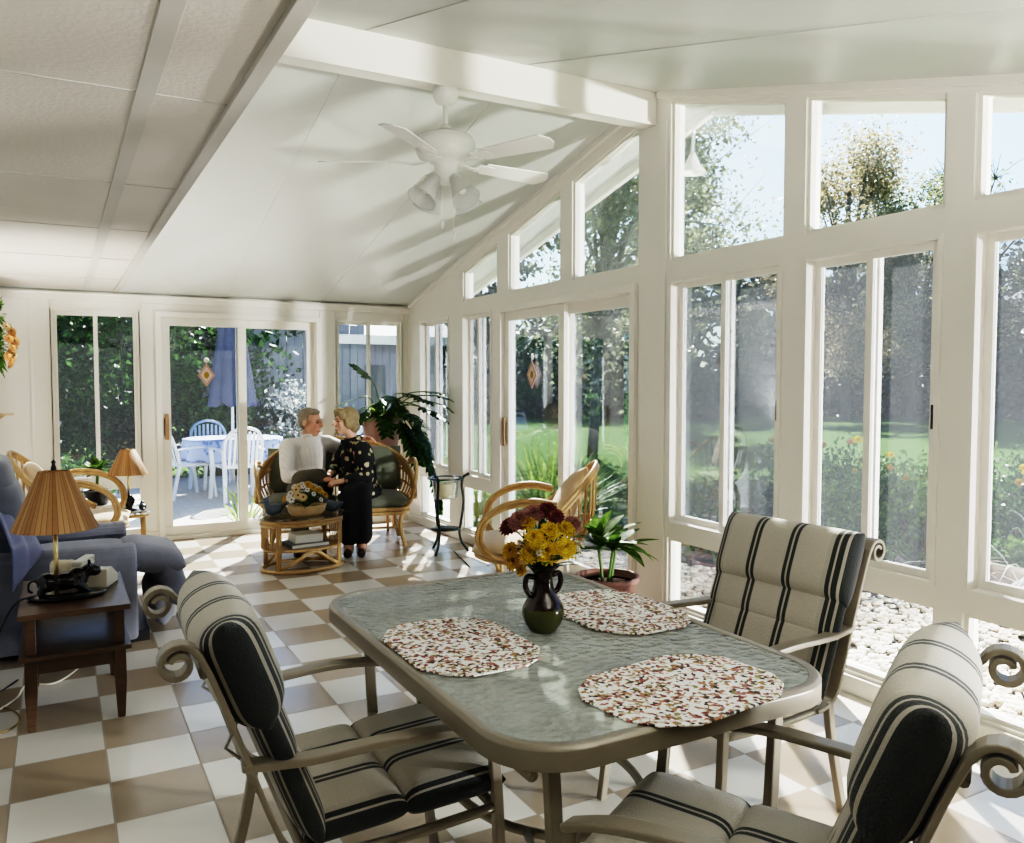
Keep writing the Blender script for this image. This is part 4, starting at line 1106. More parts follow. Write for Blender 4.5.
for s in (-1, 1): b.pillow(.585, .54, .13, Matrix.Translation((s * .295, .04, .395)), 16, 5)
b.obj('seat_cushion', 'greencush', t)
b = B()
for s in (-1, 1): b.pillow(.56, .40, .15, Matrix.Translation((s * .30, -.19, .64)) @ Matrix.Rotation(radians(102), 4, 'X'), 16, 3.5)
b.obj('back_cushion', 'greencush', t)

# ------------------------------------------------------------------ rattan coffee table
CX, CY = 1.60, 6.22
t = thing('coffee_table', 'oval rattan coffee table with a glass top in front of the couple', 'coffee table', (CX, CY, 0), .12)
def ov(a, z, k=1.0): return Vector((.305 * cos(a) * k, .215 * sin(a) * k, z))
b = B(); b.prism([(.365 * cos(2 * pi * i / 44), .265 * sin(2 * pi * i / 44)) for i in range(44)], 'z', .402, .412); tag(b.obj('glass_top', 'clearglass', t, .002), 'clear oval glass top')
b = B()
for z in (.385, .360): b.tube([ov(2 * pi * i / 44, z) for i in range(44)], .014, 8, True)
b.obj('top_ring', 'rattan', t)
b = B(); b.tube([ov(2 * pi * i / 44, .02) for i in range(44)], .016, 8, True); b.obj('base_ring', 'rattan', t)
for k in range(4):
    a = radians(40) + pi / 2 * k + (.2 if k % 2 else 0)
    b = B()
    for d in (-.04, .04): b.tube([ov(a + d, .385), ov(a + d, .02)], .012, 8)
    b.obj('leg', 'rattan', t)
b = B(); b.prism([(.285 * cos(2 * pi * i / 44), .195 * sin(2 * pi * i / 44)) for i in range(44)], 'z', .165, .178); b.tube([ov(2 * pi * i / 44, .172, .95) for i in range(44)], .010, 8, True); b.obj('shelf', 'rattan', t)
for a0 in (pi - .5, -.5):
    b = B()
    for i in range(13): a = a0 + 1.0 * i / 12; b.tube([ov(a, .345), ov(a, .18)], .0055, 6)
    b.tube([ov(a0 + j / 10, .345) for j in range(11)], .006, 6); b.obj('side_spindles', 'rattan', t)
for s in (-1, 1):
    b = B(); y = s * .215
    b.tube(spline([(-.24, y * .62, .03), (-.12, y * .95, .10), (-.04, y * 1.0, .155), (.04, y * 1.0, .155), (.12, y * .95, .10), (.24, y * .62, .03)], 6), .013, 8); b.obj('arch_brace', 'rattan', t)
def bk(nm, label, x, y, z, w, d, h, rz, cov):
    o = thing(nm, label, 'book', (x, y, z), rz, 'books on the coffee table shelf')
    b = B(); b.b2(-w / 2, w / 2, -d / 2, d / 2, 0, .004).b2(-w / 2, w / 2, -d / 2, d / 2, h - .004, h).b2(-w / 2, -w / 2 + .004, -d / 2, d / 2, .004, h - .004); b.obj('cover', cov, o)
    b = B(); b.b2(-w / 2 + .004, w / 2 - .005, -d / 2 + .004, d / 2 - .004, .004, h - .004); b.obj('pages', 'page', o)
bk('book', 'dark grey book lying under the pale book on the coffee table shelf', 1.615, 6.20, .179, .30, .22, .030, .15, 'bookdark')
bk('book', 'thick pale book on top of the dark one inside the coffee table', 1.625, 6.21, .210, .22, .18, .062, .05, 'book')
# basket of daisies on the coffee table
BX, BY, BZ = 1.63, 6.20, .413
b = B(); b.lathe([(.0, 0), (.115, 0), (.135, .02), (.15, .065), (.155, .07), (.145, .072), (.13, .05), (0, .045)], 28)
b2 = b.obj('flower_basket', 'rattan_pale', None, loc=(BX, BY, BZ)); b2.scale = (1, .72, 1); tag(b2, 'low oval wicker basket holding the daisies on the coffee table', 'basket')
rng = random.Random(31); base = Vector((BX, BY, BZ + .05))
for i in range(34):
    a = 2.4 * i; r = sqrt((i + .5) / 34)
    d = Vector((cos(a) * r * .165, sin(a) * r * .115, .065 + .125 * (1 - r * r) + rng.uniform(-.012, .012)))
    k = i % 4
    bloom(['daisy', 'daisy', 'daisy', 'white_flower'][k], base + d, [.036, .032, .036, .022][k], ['petal_cream', 'petal_white', 'petal_gold', 'petal_white'][k], Vector((d.x, d.y - .10, .10)),
          ['cream daisies in the basket', 'white daisies in the basket', 'golden daisies in the basket', 'small white flowers in the basket'][k],
          ['cream daisy with dark centre in the coffee table basket', 'white daisy with dark centre in the coffee table basket', 'golden daisy with dark centre in the coffee table basket', 'small plain white blossom in the coffee table basket'][k], base, eye=.26, petals=12, rows=1 + (k == 2), pw=.42, stem=(r > .5))
b = B()
for i in range(60):
    a = rng.uniform(0, 6.28); el = rng.uniform(.1, 1.2); d = Vector((cos(a) * cos(el), sin(a) * cos(el) * .75, sin(el)))
    b.blade(base + d * .06 + Vector((0, 0, .01)), d, (0, 0, 1), rng.uniform(.05, .11), .022, .4, 3)
tag(b.obj('basket_greenery', 'leaf_mid'), 'grey green foliage between the daisies in the coffee table basket', 'leaves', kind='stuff')
def duck(x, y, rz, label):
    b = B(); b.ell((0, 0, .045), (.075, .045, .045)); b.cap2((.05, 0, .06), (.065, 0, .105), .026, .024); b.ell((.068, 0, .118), (.030, .026, .028)); b.cap2((.09, 0, .112), (.118, 0, .106), .012, .007); b.cap2((-.06, 0, .06), (-.105, 0, .08), .026, .008)
    o = b.obj('duck_ornament', 'duck', None, loc=(x, y, .4125)); o.rotation_euler = (0, 0, rz); o['category'] = 'ornament'; o['label'] = label
    md = o.modifiers.new('r', 'REMESH'); md.mode = 'VOXEL'; md.voxel_size = .006; md.use_smooth_shade = True
duck(1.40, 6.26, pi + .3, 'slate blue bird-shaped ornament beside the basket, nearer the sliding door')
duck(1.83, 6.22, 2.2, "slate blue bird-shaped ornament beside the basket, nearer the woman's knees")

# ------------------------------------------------------------------ the couple
def blob(name, prims, vox, mat, parent, smooth=4, f=.5):
    b = B()
    for p in prims:
        if p[0] == 'c': b.cap2(p[1], p[2], p[3], p[4], 14)
        elif p[0] == 'e': b.ell(p[1], p[2], p[3] if len(p) > 3 else None, 18, 12)
    o = b.obj(name, mat, parent)
    o.location = -parent.location if parent else (0, 0, 0)
    md = o.modifiers.new('r', 'REMESH'); md.mode = 'VOXEL'; md.voxel_size = vox; md.use_smooth_shade = True
    if smooth: sm = o.modifiers.new('s', 'SMOOTH'); sm.factor = f; sm.iterations = smooth
    return o
def chain(pts, rad): return [('c', pts[i], pts[i + 1], rad[i], rad[i + 1]) for i in range(len(pts) - 1)]
def headm(c, fwd, tilt=0):
    f = Vector(fwd).normalized(); r = f.cross(Vector((0, 0, 1))).normalized(); u = r.cross(f)
    return Matrix((( r.x, f.x, u.x, c[0]), (r.y, f.y, u.y, c[1]), (r.z, f.z, u.z, c[2]), (0, 0, 0, 1)))
def head(m, k=1.0):
    S = Matrix.Scale(k, 4); m = m @ S
    return [('e', (0, -.012, .03), (.074, .094, .085), m), ('e', (0, .022, -.03), (.060, .066, .075), m), ('e', (0, .055, -.085), (.034, .030, .026), m), ('e', (0, .080, .032), (.050, .014, .013), m),
            ('e', (.034, .062, -.025), (.027, .024, .026), m), ('e', (-.034, .062, -.025), (.027, .024, .026), m), ('e', (0, .096, .005), (.010, .014, .024), m), ('e', (0, .106, -.016), (.016, .017, .013), m),
            ('e', (.078, -.008, -.004), (.010, .020, .031), m), ('e', (-.078, -.008, -.004), (.010, .020, .031), m), ('e', (0, .083, -.058), (.024, .010, .007), m), ('e', (0, .08, -.069), (.021, .010, .007), m)]
def face(t, m, lip, k=1.0):
    m = Matrix.Translation(-Vector(t.location)) @ m @ Matrix.Scale(k, 4)
    for s in (-1, 1):
        b = B(); b.ell((s * .030, .079, .010), (.0105, .008, .006), m, 10, 6); e = b.obj('eye', 'eye', t)
        b = B(); b.tube([(s * .014, .092, .030), (s * .032, .090, .036), (s * .05, .078, .030)], .004, 6, m=m); b.obj('eyebrow', 'hair_m' if lip else 'hair_w', t)
    b = B(); b.tube(spline([(-.026, .079, -.058), (-.012, .092, -.065), (0, .095, -.066), (.012, .092, -.065), (.026, .079, -.058)], 4), .0045, 6, m=m); b.obj('mouth', 'lip', t)
def hand(w, d, up, curl, side=1, k=1.0):
    # w wrist, d pointing direction, up = back of the hand; side +1 puts the thumb to d x up
    d = Vector(d).normalized(); u = Vector(up); u = (u - d * u.dot(d)).normalized(); s_ = d.cross(u) * side; w = Vector(w)
    M_ = Matrix(((s_.x, d.x, u.x, w.x), (s_.y, d.y, u.y, w.y), (s_.z, d.z, u.z, w.z), (0, 0, 0, 1)))
    out = [('e', (0, .048 * k, 0), (.040 * k, .052 * k, .016 * k), M_)]
    for i, (x, L) in enumerate(((.030, .070), (.011, .078), (-.009, .073), (-.028, .058))):
        p = Vector((x * k, .085 * k, 0)); a = 0; r = .0088 * k
        for j, seg in enumerate((.46, .32, .24)):
            a += curl * (.7 if j == 0 else 1); q = p + Vector((x * .25 * k * seg, cos(a) * L * k * seg, -sin(a) * L * k * seg))
            out.append(('c', M_ @ p, M_ @ q, r, r * .92)); p, r = q, r * .92
    p = Vector((.034 * k, .022 * k, -.004)); q = Vector((.062 * k, .052 * k, -.014)); z = Vector((.060 * k, .082 * k, -.026))
    out += [('c', M_ @ p, M_ @ q, .012 * k, .010 * k), ('c', M_ @ q, M_ @ z, .010 * k, .008 * k)]
    return out
# man
mn = thing('person', 'grey-haired person in a white shirt smiling at the companion on the loveseat', 'person', (1.83, 6.95, 0))
pel, che, nek = (1.86, 7.01, .53), (1.87, 7.04, .78), (1.875, 7.035, .955)
rs, re_, rw = (1.685, 6.98, .865), (1.645, 6.83, .635), (1.875, 6.68, .615)
ls, le, lw = (2.05, 7.10, .875), (2.25, 7.165, .82), (2.375, 7.115, .905)
rh, rk, ra = (1.765, 6.96, .50), (1.67, 6.63, .50), (1.70, 6.64, .12)
lh_, lk, la = (1.955, 6.95, .50), (1.70, 6.60, .62), (1.60, 6.62, .36)
hm = headm((1.88, 6.995, 1.068), (.72, -.66, -.12))
sk = head(hm, 1.02) + [('c', nek, (1.88, 7.01, 1.03), .058, .054), ('c', pel, che, .12, .135), ('c', che, (1.875, 7.04, .88), .13, .09)]
sk += chain([rs, re_, rw], [.055, .042, .030]) + chain([ls, le, lw], [.055, .042, .030]) + chain([rh, rk, ra], [.08, .055, .038]) + chain([lh_, lk, la], [.08, .055, .038])
sk += [('c', ra, (1.66, 6.56, .04), .035, .03), ('c', la, (1.565, 6.54, .32), .035, .03)]
sk += hand(rw, (.95, -.20, -.12), (0, -.3, 1), .35, -1) + hand(lw, (.55, -.75, .10), (.3, .3, 1), .45, 1)
bd = blob('body', sk, .0055, 'skin_m', mn, 2, .4)
face(mn, hm, True, 1.02)
sh = [('c', (1.86, 7.0, .50), (1.865, 7.03, .66), .145, .150), ('c', (1.865, 7.03, .66), (1.87, 7.04, .80), .150, .150), ('c', (1.87, 7.04, .80), (1.875, 7.04, .885), .148, .095), ('c', (1.79, 7.01, .865), (1.96, 7.07, .87), .085, .085), ('e', (1.86, 6.96, .60), (.15, .11, .13))]
sh += chain([(1.75, 7.0, .865), rs, (1.655, 6.89, .74), re_, (1.76, 6.75, .622), (1.835, 6.70, .616)], [.078, .076, .066, .058, .050, .042]) + chain([(1.99, 7.08, .87), ls, (2.15, 7.14, .845), le, (2.34, 7.13, .885)], [.078, .074, .064, .056, .042])
blob('shirt', sh, .008, 'shirt', mn, 4)
b = B()
def collar(u, v):
    a = radians(-150 + 300 * u) + atan2(-.66, .72); r = .070 - .006 * v + .014 * (1 - v); dz = .955 + .028 * v - .03 * (abs(u - .5) < .04)
    return Vector((1.877 + r * cos(a + pi), 7.03 + r * sin(a + pi), dz)) - mn.location
b.tube([Vector((1.877 + .066 * cos(a), 7.03 + .066 * sin(a), .955 + .016 * sin(a + 2.3))) - mn.location for a in [2 * pi * i / 20 for i in range(20)]], .012, 8, True); b.obj('collar', 'shirt', mn)
tr = [('e', (1.86, 6.99, .49), (.17, .15, .10))] + chain([rh, (1.72, 6.78, .52), rk, (1.675, 6.62, .35), ra], [.105, .092, .080, .075, .070]) + chain([lh_, (1.87, 6.76, .60), lk, (1.68, 6.61, .49), la], [.105, .098, .086, .076, .070])
blob('trousers', tr, .008, 'trouser', mn, 4)
blob('shoe', [('c', (ra[0], ra[1] + .01, .055), (1.645, 6.545, .042), .045, .036), ('c', (ra[0], ra[1], .09), (ra[0], ra[1] + .015, .05), .045, .045)], .007, 'shoe', mn, 2)
blob('shoe', [('c', (1.60, 6.62, .315), (1.55, 6.53, .29), .045, .036), ('c', (1.61, 6.63, .35), (1.60, 6.635, .31), .045, .045)], .007, 'shoe', mn, 2)
hr = [('e', (0, -.028, .045), (.080, .090, .082), hm), ('e', (0, -.055, -.01), (.072, .055, .060), hm), ('e', (.062, -.015, .025), (.020, .04, .04), hm), ('e', (-.062, -.015, .025), (.020, .04, .04), hm), ('e', (.01, .035, .095), (.055, .045, .028), hm)]
blob('hair', hr, .007, 'hair_m', mn, 1)
# woman
wm = thing('person', 'person with ash blonde hair in a black leaf-print cardigan and black trousers', 'person', (2.2, 6.75, 0))
pel, che, nek = (2.25, 6.80, .53), (2.225, 6.795, .76), (2.175, 6.79, .945)
ls, le, lw = (2.215, 6.635, .845), (2.215, 6.54, .625), (2.04, 6.56, .605)
rs, re_, rw = (2.20, 6.95, .85), (2.08, 6.94, .68), (1.985, 6.80, .64)
lh_, lk, la = (2.245, 6.72, .50), (2.055, 6.455, .50), (2.045, 6.475, .11)
rh, rk, ra = (2.235, 6.86, .50), (2.145, 6.45, .515), (2.15, 6.455, .11)
hm = headm((2.12, 6.785, 1.075), (-.985, -.12, -.04))
sk = head(hm, .96) + [('c', nek, (2.14, 6.785, 1.02), .050, .047), ('c', pel, che, .115, .12), ('c', che, (2.19, 6.79, .87), .115, .08)]
sk += chain([ls, le, lw], [.05, .04, .028]) + chain([rs, re_, rw], [.05, .04, .028]) + chain([lh_, lk, la], [.08, .052, .036]) + chain([rh, rk, ra], [.08, .052, .036])
sk += [('c', la, (2.02, 6.40, .035), .036, .026), ('c', ra, (2.12, 6.37, .035), .036, .026)]
sk += hand(lw, (-.95, .05, -.1), (0, -.4, 1), .35, 1, .9) + hand(rw, (-.8, -.5, -.2), (0, .3, 1), .4, -1, .9)
blob('body', sk, .0055, 'skin_w', wm, 2, .4)
face(wm, hm, False, .96)
cg = [('c', (2.25, 6.79, .47), (2.24, 6.79, .64), .155, .148), ('c', (2.24, 6.79, .64), (2.225, 6.79, .78), .148, .145), ('c', (2.225, 6.79, .78), (2.195, 6.79, .865), .140, .098), ('c', (2.21, 6.70, .835), (2.20, 6.89, .84), .092, .092), ('e', (2.27, 6.79, .47), (.17, .18, .12))]
cg += chain([(2.21, 6.70, .84), ls, (2.22, 6.565, .73), le, (2.12, 6.55, .612), (2.075, 6.555, .608)], [.085, .082, .074, .066, .058, .050]) + chain([(2.20, 6.9, .84), rs, re_, (2.02, 6.85, .65)], [.082, .078, .062, .05])
blob('cardigan', cg, .008, 'cardigan', wm, 4)
b = B(); b.tube([Vector((2.175 + .075 * cos(a), 6.79 + .078 * sin(a), .925 + .018 * cos(a))) - wm.location for a in [2 * pi * i / 20 for i in range(20)]], .020, 8, True); b.obj('collar', 'cardigan', wm)
tr = [('e', (2.25, 6.80, .48), (.165, .16, .10))] + chain([lh_, (2.14, 6.57, .515), lk, (2.05, 6.45, .30), (2.048, 6.47, .165)], [.11, .098, .085, .082, .086]) + chain([rh, (2.18, 6.62, .525), rk, (2.15, 6.44, .30), (2.15, 6.455, .165)], [.11, .098, .085, .082, .086])
blob('trousers', tr, .008, 'blackcloth', wm, 4)
for a_, tip in ((la, (2.00, 6.375, .036)), (ra, (2.105, 6.345, .036))):
    blob('stocking', [('c', (a_[0], a_[1], .17), (a_[0], a_[1], .06), .041, .040)], .006, 'sock', wm, 2)
    blob('shoe', [('c', (a_[0], a_[1] + .02, .044), tip, .045, .034), ('c', (a_[0], a_[1] + .025, .075), (a_[0], a_[1] + .02, .045), .043, .045)], .006, 'shoe', wm, 2)
hr = [('e', (0, -.030, .04), (.092, .098, .092), hm), ('e', (0, -.06, -.03), (.080, .062, .075), hm), ('e', (.066, -.012, .0), (.026, .05, .06), hm), ('e', (-.066, -.012, .0), (.026, .05, .06), hm), ('e', (.0, .05, .090), (.065, .045, .034), hm), ('e', (.045, .045, .06), (.03, .03, .04), hm), ('e', (-.045, .045, .06), (.03, .03, .04), hm)]
o = blob('hair', hr, .007, 'hair_w', wm, 1)
# ------------------------------------------------------------------ outdoors
struct('lawn', B().b2(-70, 110, -30, 130, -.45, -.17), 'lawn')
struct('patio', B().b2(-2.2, 4.6, YF + WT, 13.4, -.3, -.05), 'pavers')
struct('flower_bed', B().prism([(3.25, -2), (6.6, -2), (7.1, 1.8), (6.9, 3.6), (6.2, 5.4), (4.8, 6.8), (3.25, 7.1)], 'z', -.3, -.12), 'mulch')
struct('driveway', B().b2(24, 80, 30, 37, -.3, -.16, rotz(-.55)), 'road')
# pebbles along the wall
rng = random.Random(4); b = B()
P8 = [(-1, -.6, -.5), (1, -.7, -.4), (.8, .7, -.5), (-.7, .8, -.4), (-.8, -.5, .5), (.7, -.6, .55), (.6, .5, .45), (-.6, .6, .6)]
F8 = [(0, 1, 5, 4), (1, 2, 6, 5), (2, 3, 7, 6), (3, 0, 4, 7), (4, 5, 6, 7), (3, 2, 1, 0)]
vv, ff = b.v, b.f
for i in range(9500):
    y = rng.uniform(-.6, 6.0); x = 3.27 + (rng.random() ** .9) * (1.95 - .28 * max(0, y - 3.2) ** 1.25); r = rng.uniform(.013, .034)
    a = rng.uniform(0, 6.28); c, s = cos(a), sin(a); sx, sy, sz = r * rng.uniform(.8, 1.4), r * rng.uniform(.7, 1.1), r * rng.uniform(.5, .8); z = -.115 + sz * .4 + rng.uniform(0, .02); k = len(vv)
    for p in P8: px, py = p[0] * sx, p[1] * sy; vv.append((x + px * c - py * s, y + px * s + py * c, z + p[2] * sz))
    for f in F8: ff.append(tuple(q + k for q in f)); b.sm.append(True)
tag(b.obj('pebbles', 'pebble'), 'cream river pebbles spread along the outside of the window wall', 'pebbles', kind='stuff')

def tree(name, label, x, y, h, cr, n, size, mat, seed, group=None, cz=.62, ch=.42, trunk=.16, dens=26, lean=0, zb=-.17, asp=.6, open_=0, skirt=0):
    rng = random.Random(seed)
    t = thing(name, label, 'tree', (x, y, zb), 0, group)
    b = B(); b.tube(spline([(0, 0, -.1), (lean * .3, 0, h * .25), (lean * .7, .1, h * .5), (lean, 0, h * .8)], 4), [trunk * (1 - .05 * i) for i in range(13)], 8)
    cl = []
    for i in range(dens):
        a = rng.uniform(0, 6.28); zz = rng.uniform(-1, 1); q = sqrt(1 - zz * zz) * rng.uniform(.35, .92)
        c = Vector((lean + cr * q * cos(a), cr * q * sin(a), h * cz + h * ch * zz * .86)); cl.append((c, rng.uniform(.20, .36) * cr))
        z0 = h * rng.uniform(.25, .55); s0 = Vector((lean * z0 / h, 0, z0))
        b.tube(spline([s0, s0.lerp(c, .5) + Vector((0, 0, .04 * h)), c], 3), [trunk * .42 * (1 - .13 * j) for j in range(7)], 5)
        if open_:
            for j in range(open_):
                d = Vector((rng.uniform(-1, 1), rng.uniform(-1, 1), rng.uniform(.1, 1.2))) * cr * .4; b.tube([c, c + d * .5 + Vector((0, 0, .05)), c + d], [trunk * .09, trunk * .06, trunk * .03], 4)
    b.obj('trunk', 'bark', t)
    f = B()
    def smp():
        c, r = cl[int(rng.random() * len(cl))]; d = Vector((rng.gauss(0, 1), rng.gauss(0, 1), rng.gauss(0, .8))); return c + d * (r * .52)
    f.leaves(n, smp, size, rng, asp)
    if skirt: f.leaves(skirt, lambda: Vector((rng.gauss(0, 1) * cr * .6, rng.gauss(0, 1) * cr * .4, abs(rng.gauss(0, 1.2)))), size * 1.3, rng, asp)
    o = f.obj('foliage', mat, t); o['kind'] = 'stuff'
    return t
# trees
tree('tree', 'dark leafy tree right beyond the gable panes over the patio doors', 9.7, 14.2, 9.6, 3.0, 19000, .13, 'leaf_oak', 1, None, .56, .42, .12, 44, .6, open_=4)
tree('tree', 'tall oak at the edge of the first upper window', 18.3, 22.5, 10.6, 2.2, 17000, .16, 'leaf_oak', 2, None, .58, .42, .2, 30)
tree('tree', 'broad autumn-coloured tree in the middle upper window', 27.7, 22.6, 11.4, 3.6, 22000, .17, 'leaf_autumn', 3, None, .58, .42, .2, 34)
tree('tree', 'blue-green tree beside the autumn-coloured tree', 31.2, 22.2, 10.6, 2.9, 14000, .17, 'leaf_oak', 4, None, .58, .42, .2, 26)
tree('bare_tree', 'nearly bare tree at the edge of the middle upper window', 34.0, 21.6, 11.0, 2.6, 1500, .22, 'leaf_oak', 5, None, .60, .40, .26, 34, open_=8)
tree('bare_tree', 'thin nearly bare tree in the right upper window', 34.0, 17.8, 10.6, 2.1, 1200, .22, 'leaf_oak', 6, None, .60, .40, .24, 30, open_=8)
rng = random.Random(12)
i = 0
for az in [x * 4.3 - 6 for x in range(17)]:
    a = radians(az + rng.uniform(-1, 1)); d = rng.uniform(38, 47); i += 1
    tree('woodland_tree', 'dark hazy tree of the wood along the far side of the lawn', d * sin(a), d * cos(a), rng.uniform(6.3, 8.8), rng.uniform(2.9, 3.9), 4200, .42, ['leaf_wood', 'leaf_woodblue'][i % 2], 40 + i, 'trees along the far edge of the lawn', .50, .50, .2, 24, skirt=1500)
def bush(name, label, x, y, r, h, n, size, mat, seed, group=None, z=-.15, cat='shrub', blades=0, asp=.55, low=0):
    rng = random.Random(seed); t = thing(name, label, cat, (x, y, z), 0, group)
    cl = [(Vector((rng.uniform(-.7, .7) * r, rng.uniform(-.7, .7) * r, h * rng.uniform(.08 if low else .25, .85))), rng.uniform(.3, .5) * r) for _ in range(24 if low else 14)]
    b = B()
    for c, q in cl: b.tube([(0, 0, 0), c * .5, c], .012, 5)
    b.obj('stems', 'bark', t)
    f = B()
    def smp():
        c, q = cl[int(rng.random() * len(cl))]; p = c + Vector((rng.gauss(0, 1), rng.gauss(0, 1), rng.gauss(0, .8))) * (q * .55); p.z = max(p.z, .02); return p
    f.leaves(n, smp, size, rng, asp); o = f.obj('foliage', mat, t); o['kind'] = 'stuff'
    return t
# dark shrubbery behind the patio
spec = [(-1.6, 14.0, 1.5, 3.2, 'leaf_dark'), (-.4, 13.9, 1.3, 3.4, 'leaf_dark'), (.9, 14.3, 1.3, 3.6, 'leaf_dark'), (2.0, 14.8, 1.2, 3.5, 'leaf_dark'), (3.1, 15.5, 1.2, 3.8, 'leaf_wood'), (-3.0, 14.5, 1.8, 3.6, 'leaf_dark')]
for i, (x, y, r, h, m_) in enumerate(spec): bush('tall_shrub', 'dense dark green shrub rising behind the patio furniture', x, y, r, h, 2600, .16, m_, 60 + i, 'dark shrubs behind the patio', -.17)
for i, (x, y) in enumerate(((-2.4, 13.8), (-1.2, 13.7), (-.1, 13.6), (1.0, 13.7), (2.2, 13.8), (3.2, 14.2))): bush('low_shrub', 'low dense dark green shrub along the edge of the patio', x, y, .75, 1.3, 1900, .12, ['leaf_dark', 'leaf_wood'][i % 2], 160 + i, 'low shrubs along the patio edge', -.17)
bush('flowering_shrub', 'shrub with pale silvery leaves against the grey board fence', 3.5, 13.2, .8, 1.75, 1500, .08, 'leaf_grey', 71)
bush('round_shrub', 'dark rounded shrub below the silvery one near the fence', 3.1, 12.9, .38, .85, 1200, .07, 'leaf_dark', 72)
bush('round_shrub', 'dark rounded shrub beside the lounge chair', 3.95, 12.6, .36, .80, 1100, .07, 'leaf_dark', 73)
bush('garden_shrub', 'low dark shrub under the far left window outside', .1, 9.6, .5, .75, 1100, .09, 'leaf_dark', 74)
# strappy plants outside the patio doors
def strappy(label, x, y, n, L, W, mat, seed, z=-.15, bend=.8, lift=(.6, 1.4)):
    rng = random.Random(seed); t = thing('strap_leaf_plant', label, 'plant', (x, y, z)); b = B()
    for i in range(n):
        a = rng.uniform(0, 6.28); el = rng.uniform(*lift); d = Vector((cos(a) * cos(el), sin(a) * cos(el), sin(el))); q = rng.uniform(0, .16)
        b.blade((q * cos(a), q * sin(a), 0), d, (0, 0, 1), L * rng.uniform(.7, 1.15), W, bend * rng.uniform(.6, 1.3), 7, fold=.2)
    b.obj('leaves', mat, t)
strappy('large clump of yellow-green strap leaves outside the patio doors', 4.35, 7.15, 170, 1.30, .036, 'leaf_bright', 81, -.15, .38)
strappy('green strap leaf clump outside the window beside the patio doors', 3.95, 7.85, 100, .75, .028, 'leaf_mid', 82, -.15, .4)
strappy('green strap leaf clump behind the large one outside the doors', 5.1, 7.9, 110, 1.15, .03, 'leaf_bright', 83, -.15, .4)
strappy('spiky plant with arching blades just outside the sliding door behind the man', 1.66, 8.62, 46, .62, .030, 'leaf_bright', 84, -.05, .5, (.25, 1.2))
strappy('pale ornamental grass with thin arching blades outside the right window', 4.75, 2.35, 60, 1.75, .010, 'leaf_grey', 85, -.12, .9, (.9, 1.45))
# flower bed bushes with orange blooms
fb = [(6.0, 5.0, .58, .98, 'leaf_mid'), (6.25, 4.3, .58, 1.0, 'leaf_mid'), (6.5, 3.55, .58, 1.05, 'leaf_dark'), (6.45, 2.8, .52, .95, 'leaf_mid'), (5.5, 5.6, .42, .7, 'leaf_dark')]
for i, (x, y, r, h, m_) in enumerate(fb):
    bush('marigold_bush', ['bushy marigold clump nearest the strap leaves in the bed outside', 'bushy marigold clump in the middle of the bed outside', 'dark bushy marigold clump behind the stone planter', 'marigold clump at the right end of the bed outside', 'low dark clump in front of the bed outside'][i], x, y, r, h, 4200, .058, m_, 90 + i, None, -.14, low=1)
rng = random.Random(16)
for i in range(26):
    x, y, r, h, _ = fb[i % 4]; p = Vector((x + rng.uniform(-.9, .4) * r, y + rng.uniform(-.9, .9) * r, -.14 + h * rng.uniform(.75, 1.12)))
    bloom('marigold', p, rng.uniform(.030, .045), ['petal_orange', 'petal_gold', 'petal_yellow'][i % 3], (-.6, -.6, .8), 'marigolds in the bed outside', 'small orange or gold marigold on the bushes outside the windows', p - Vector((0, 0, .12)), petals=11, rows=2)
t = thing('stone_planter', 'pale stone planter with leafy plant standing outside the right window', 'planter', (5.72, 3.22, -.12))
b = B(); b.lathe([(.0, 0), (.15, 0), (.16, .02), (.20, .26), (.215, .265), (.22, .31), (.20, .31), (.19, .255)], 30, cap='bottom'); b.obj('pot', 'potpale', t)
b = B(); b.lathe([(0, .265), (.19, .265), (0, .27)], 20, cap=False); b.obj('soil', 'soil', t)
rng = random.Random(18); b = B()
for i in range(110):
    a = rng.uniform(0, 6.28); el = rng.uniform(.1, 1.4); d = Vector((cos(a) * cos(el), sin(a) * cos(el), sin(el))); b.blade(Vector((0, 0, .28)) + d * rng.uniform(.02, .14), d, (0, 0, 1), rng.uniform(.09, .15), .06, .4, 4)
b.obj('leaves', 'leaf_mid', t)

# fence and shed
t = thing('board_fence', 'weathered grey vertical board fence behind the patio', 'fence', (3.9, 14.9, -.17))
b = B()
for i in range(20): x = -1.75 + i * .145; b.b2(x, x + .135, -.01 + .012 * (i % 2), .012 + .012 * (i % 2), 0, 2.62 + .03 * ((i * 7) % 3))
b.obj('boards', 'fence', t)
for z in (.4, 1.9): b = B(); b.b2(-1.75, 1.15, .03, .07, z, z + .09); b.obj('rail', 'fence', t)
t = thing('garden_shed', 'lilac-grey garden shed with pale shingle roof beyond the corner windows', 'shed', (5.75, 15.3, -.17))
b = B(); b.b2(-1.15, 1.0, -.1, 2.2, 0, 2.35); b.obj('wall', 'siding', t)
b = B()
for i in range(15): x = -1.15 + i * .15; b.b2(x, x + .012, -.115, -.10, 0, 2.3)
b.obj('siding_battens', 'fence', t)
b = B(); b.prism([(-.45, 2.36), (1.05, 2.95), (2.55, 2.36), (2.55, 2.44), (1.05, 3.05), (-.45, 2.44)], 'x', -1.4, 1.25); b.obj('roof', 'roofing', t)
b = B(); b.b2(-1.4, 1.25, -.48, -.45, 2.28, 2.45); b.obj('fascia', 'paint', t)
b = B(); b.b2(-.9, -.2, -.13, -.10, .9, 1.9); fr = b.obj('window', 'shutter', t)
t = thing('neighbour_house', 'white neighbouring house far beyond the lawn in the right window', 'house', (46, 20, -.17), -.5)
b = B(); b.b2(-5, 5, 0, 7, 0, 4.2); b.obj('wall', 'housewhite', t)
b = B(); b.prism([(-.5, 4.15), (3.5, 6.2), (7.5, 4.15)], 'x', -5.5, 5.5); b.obj('roof', 'roofing', t)
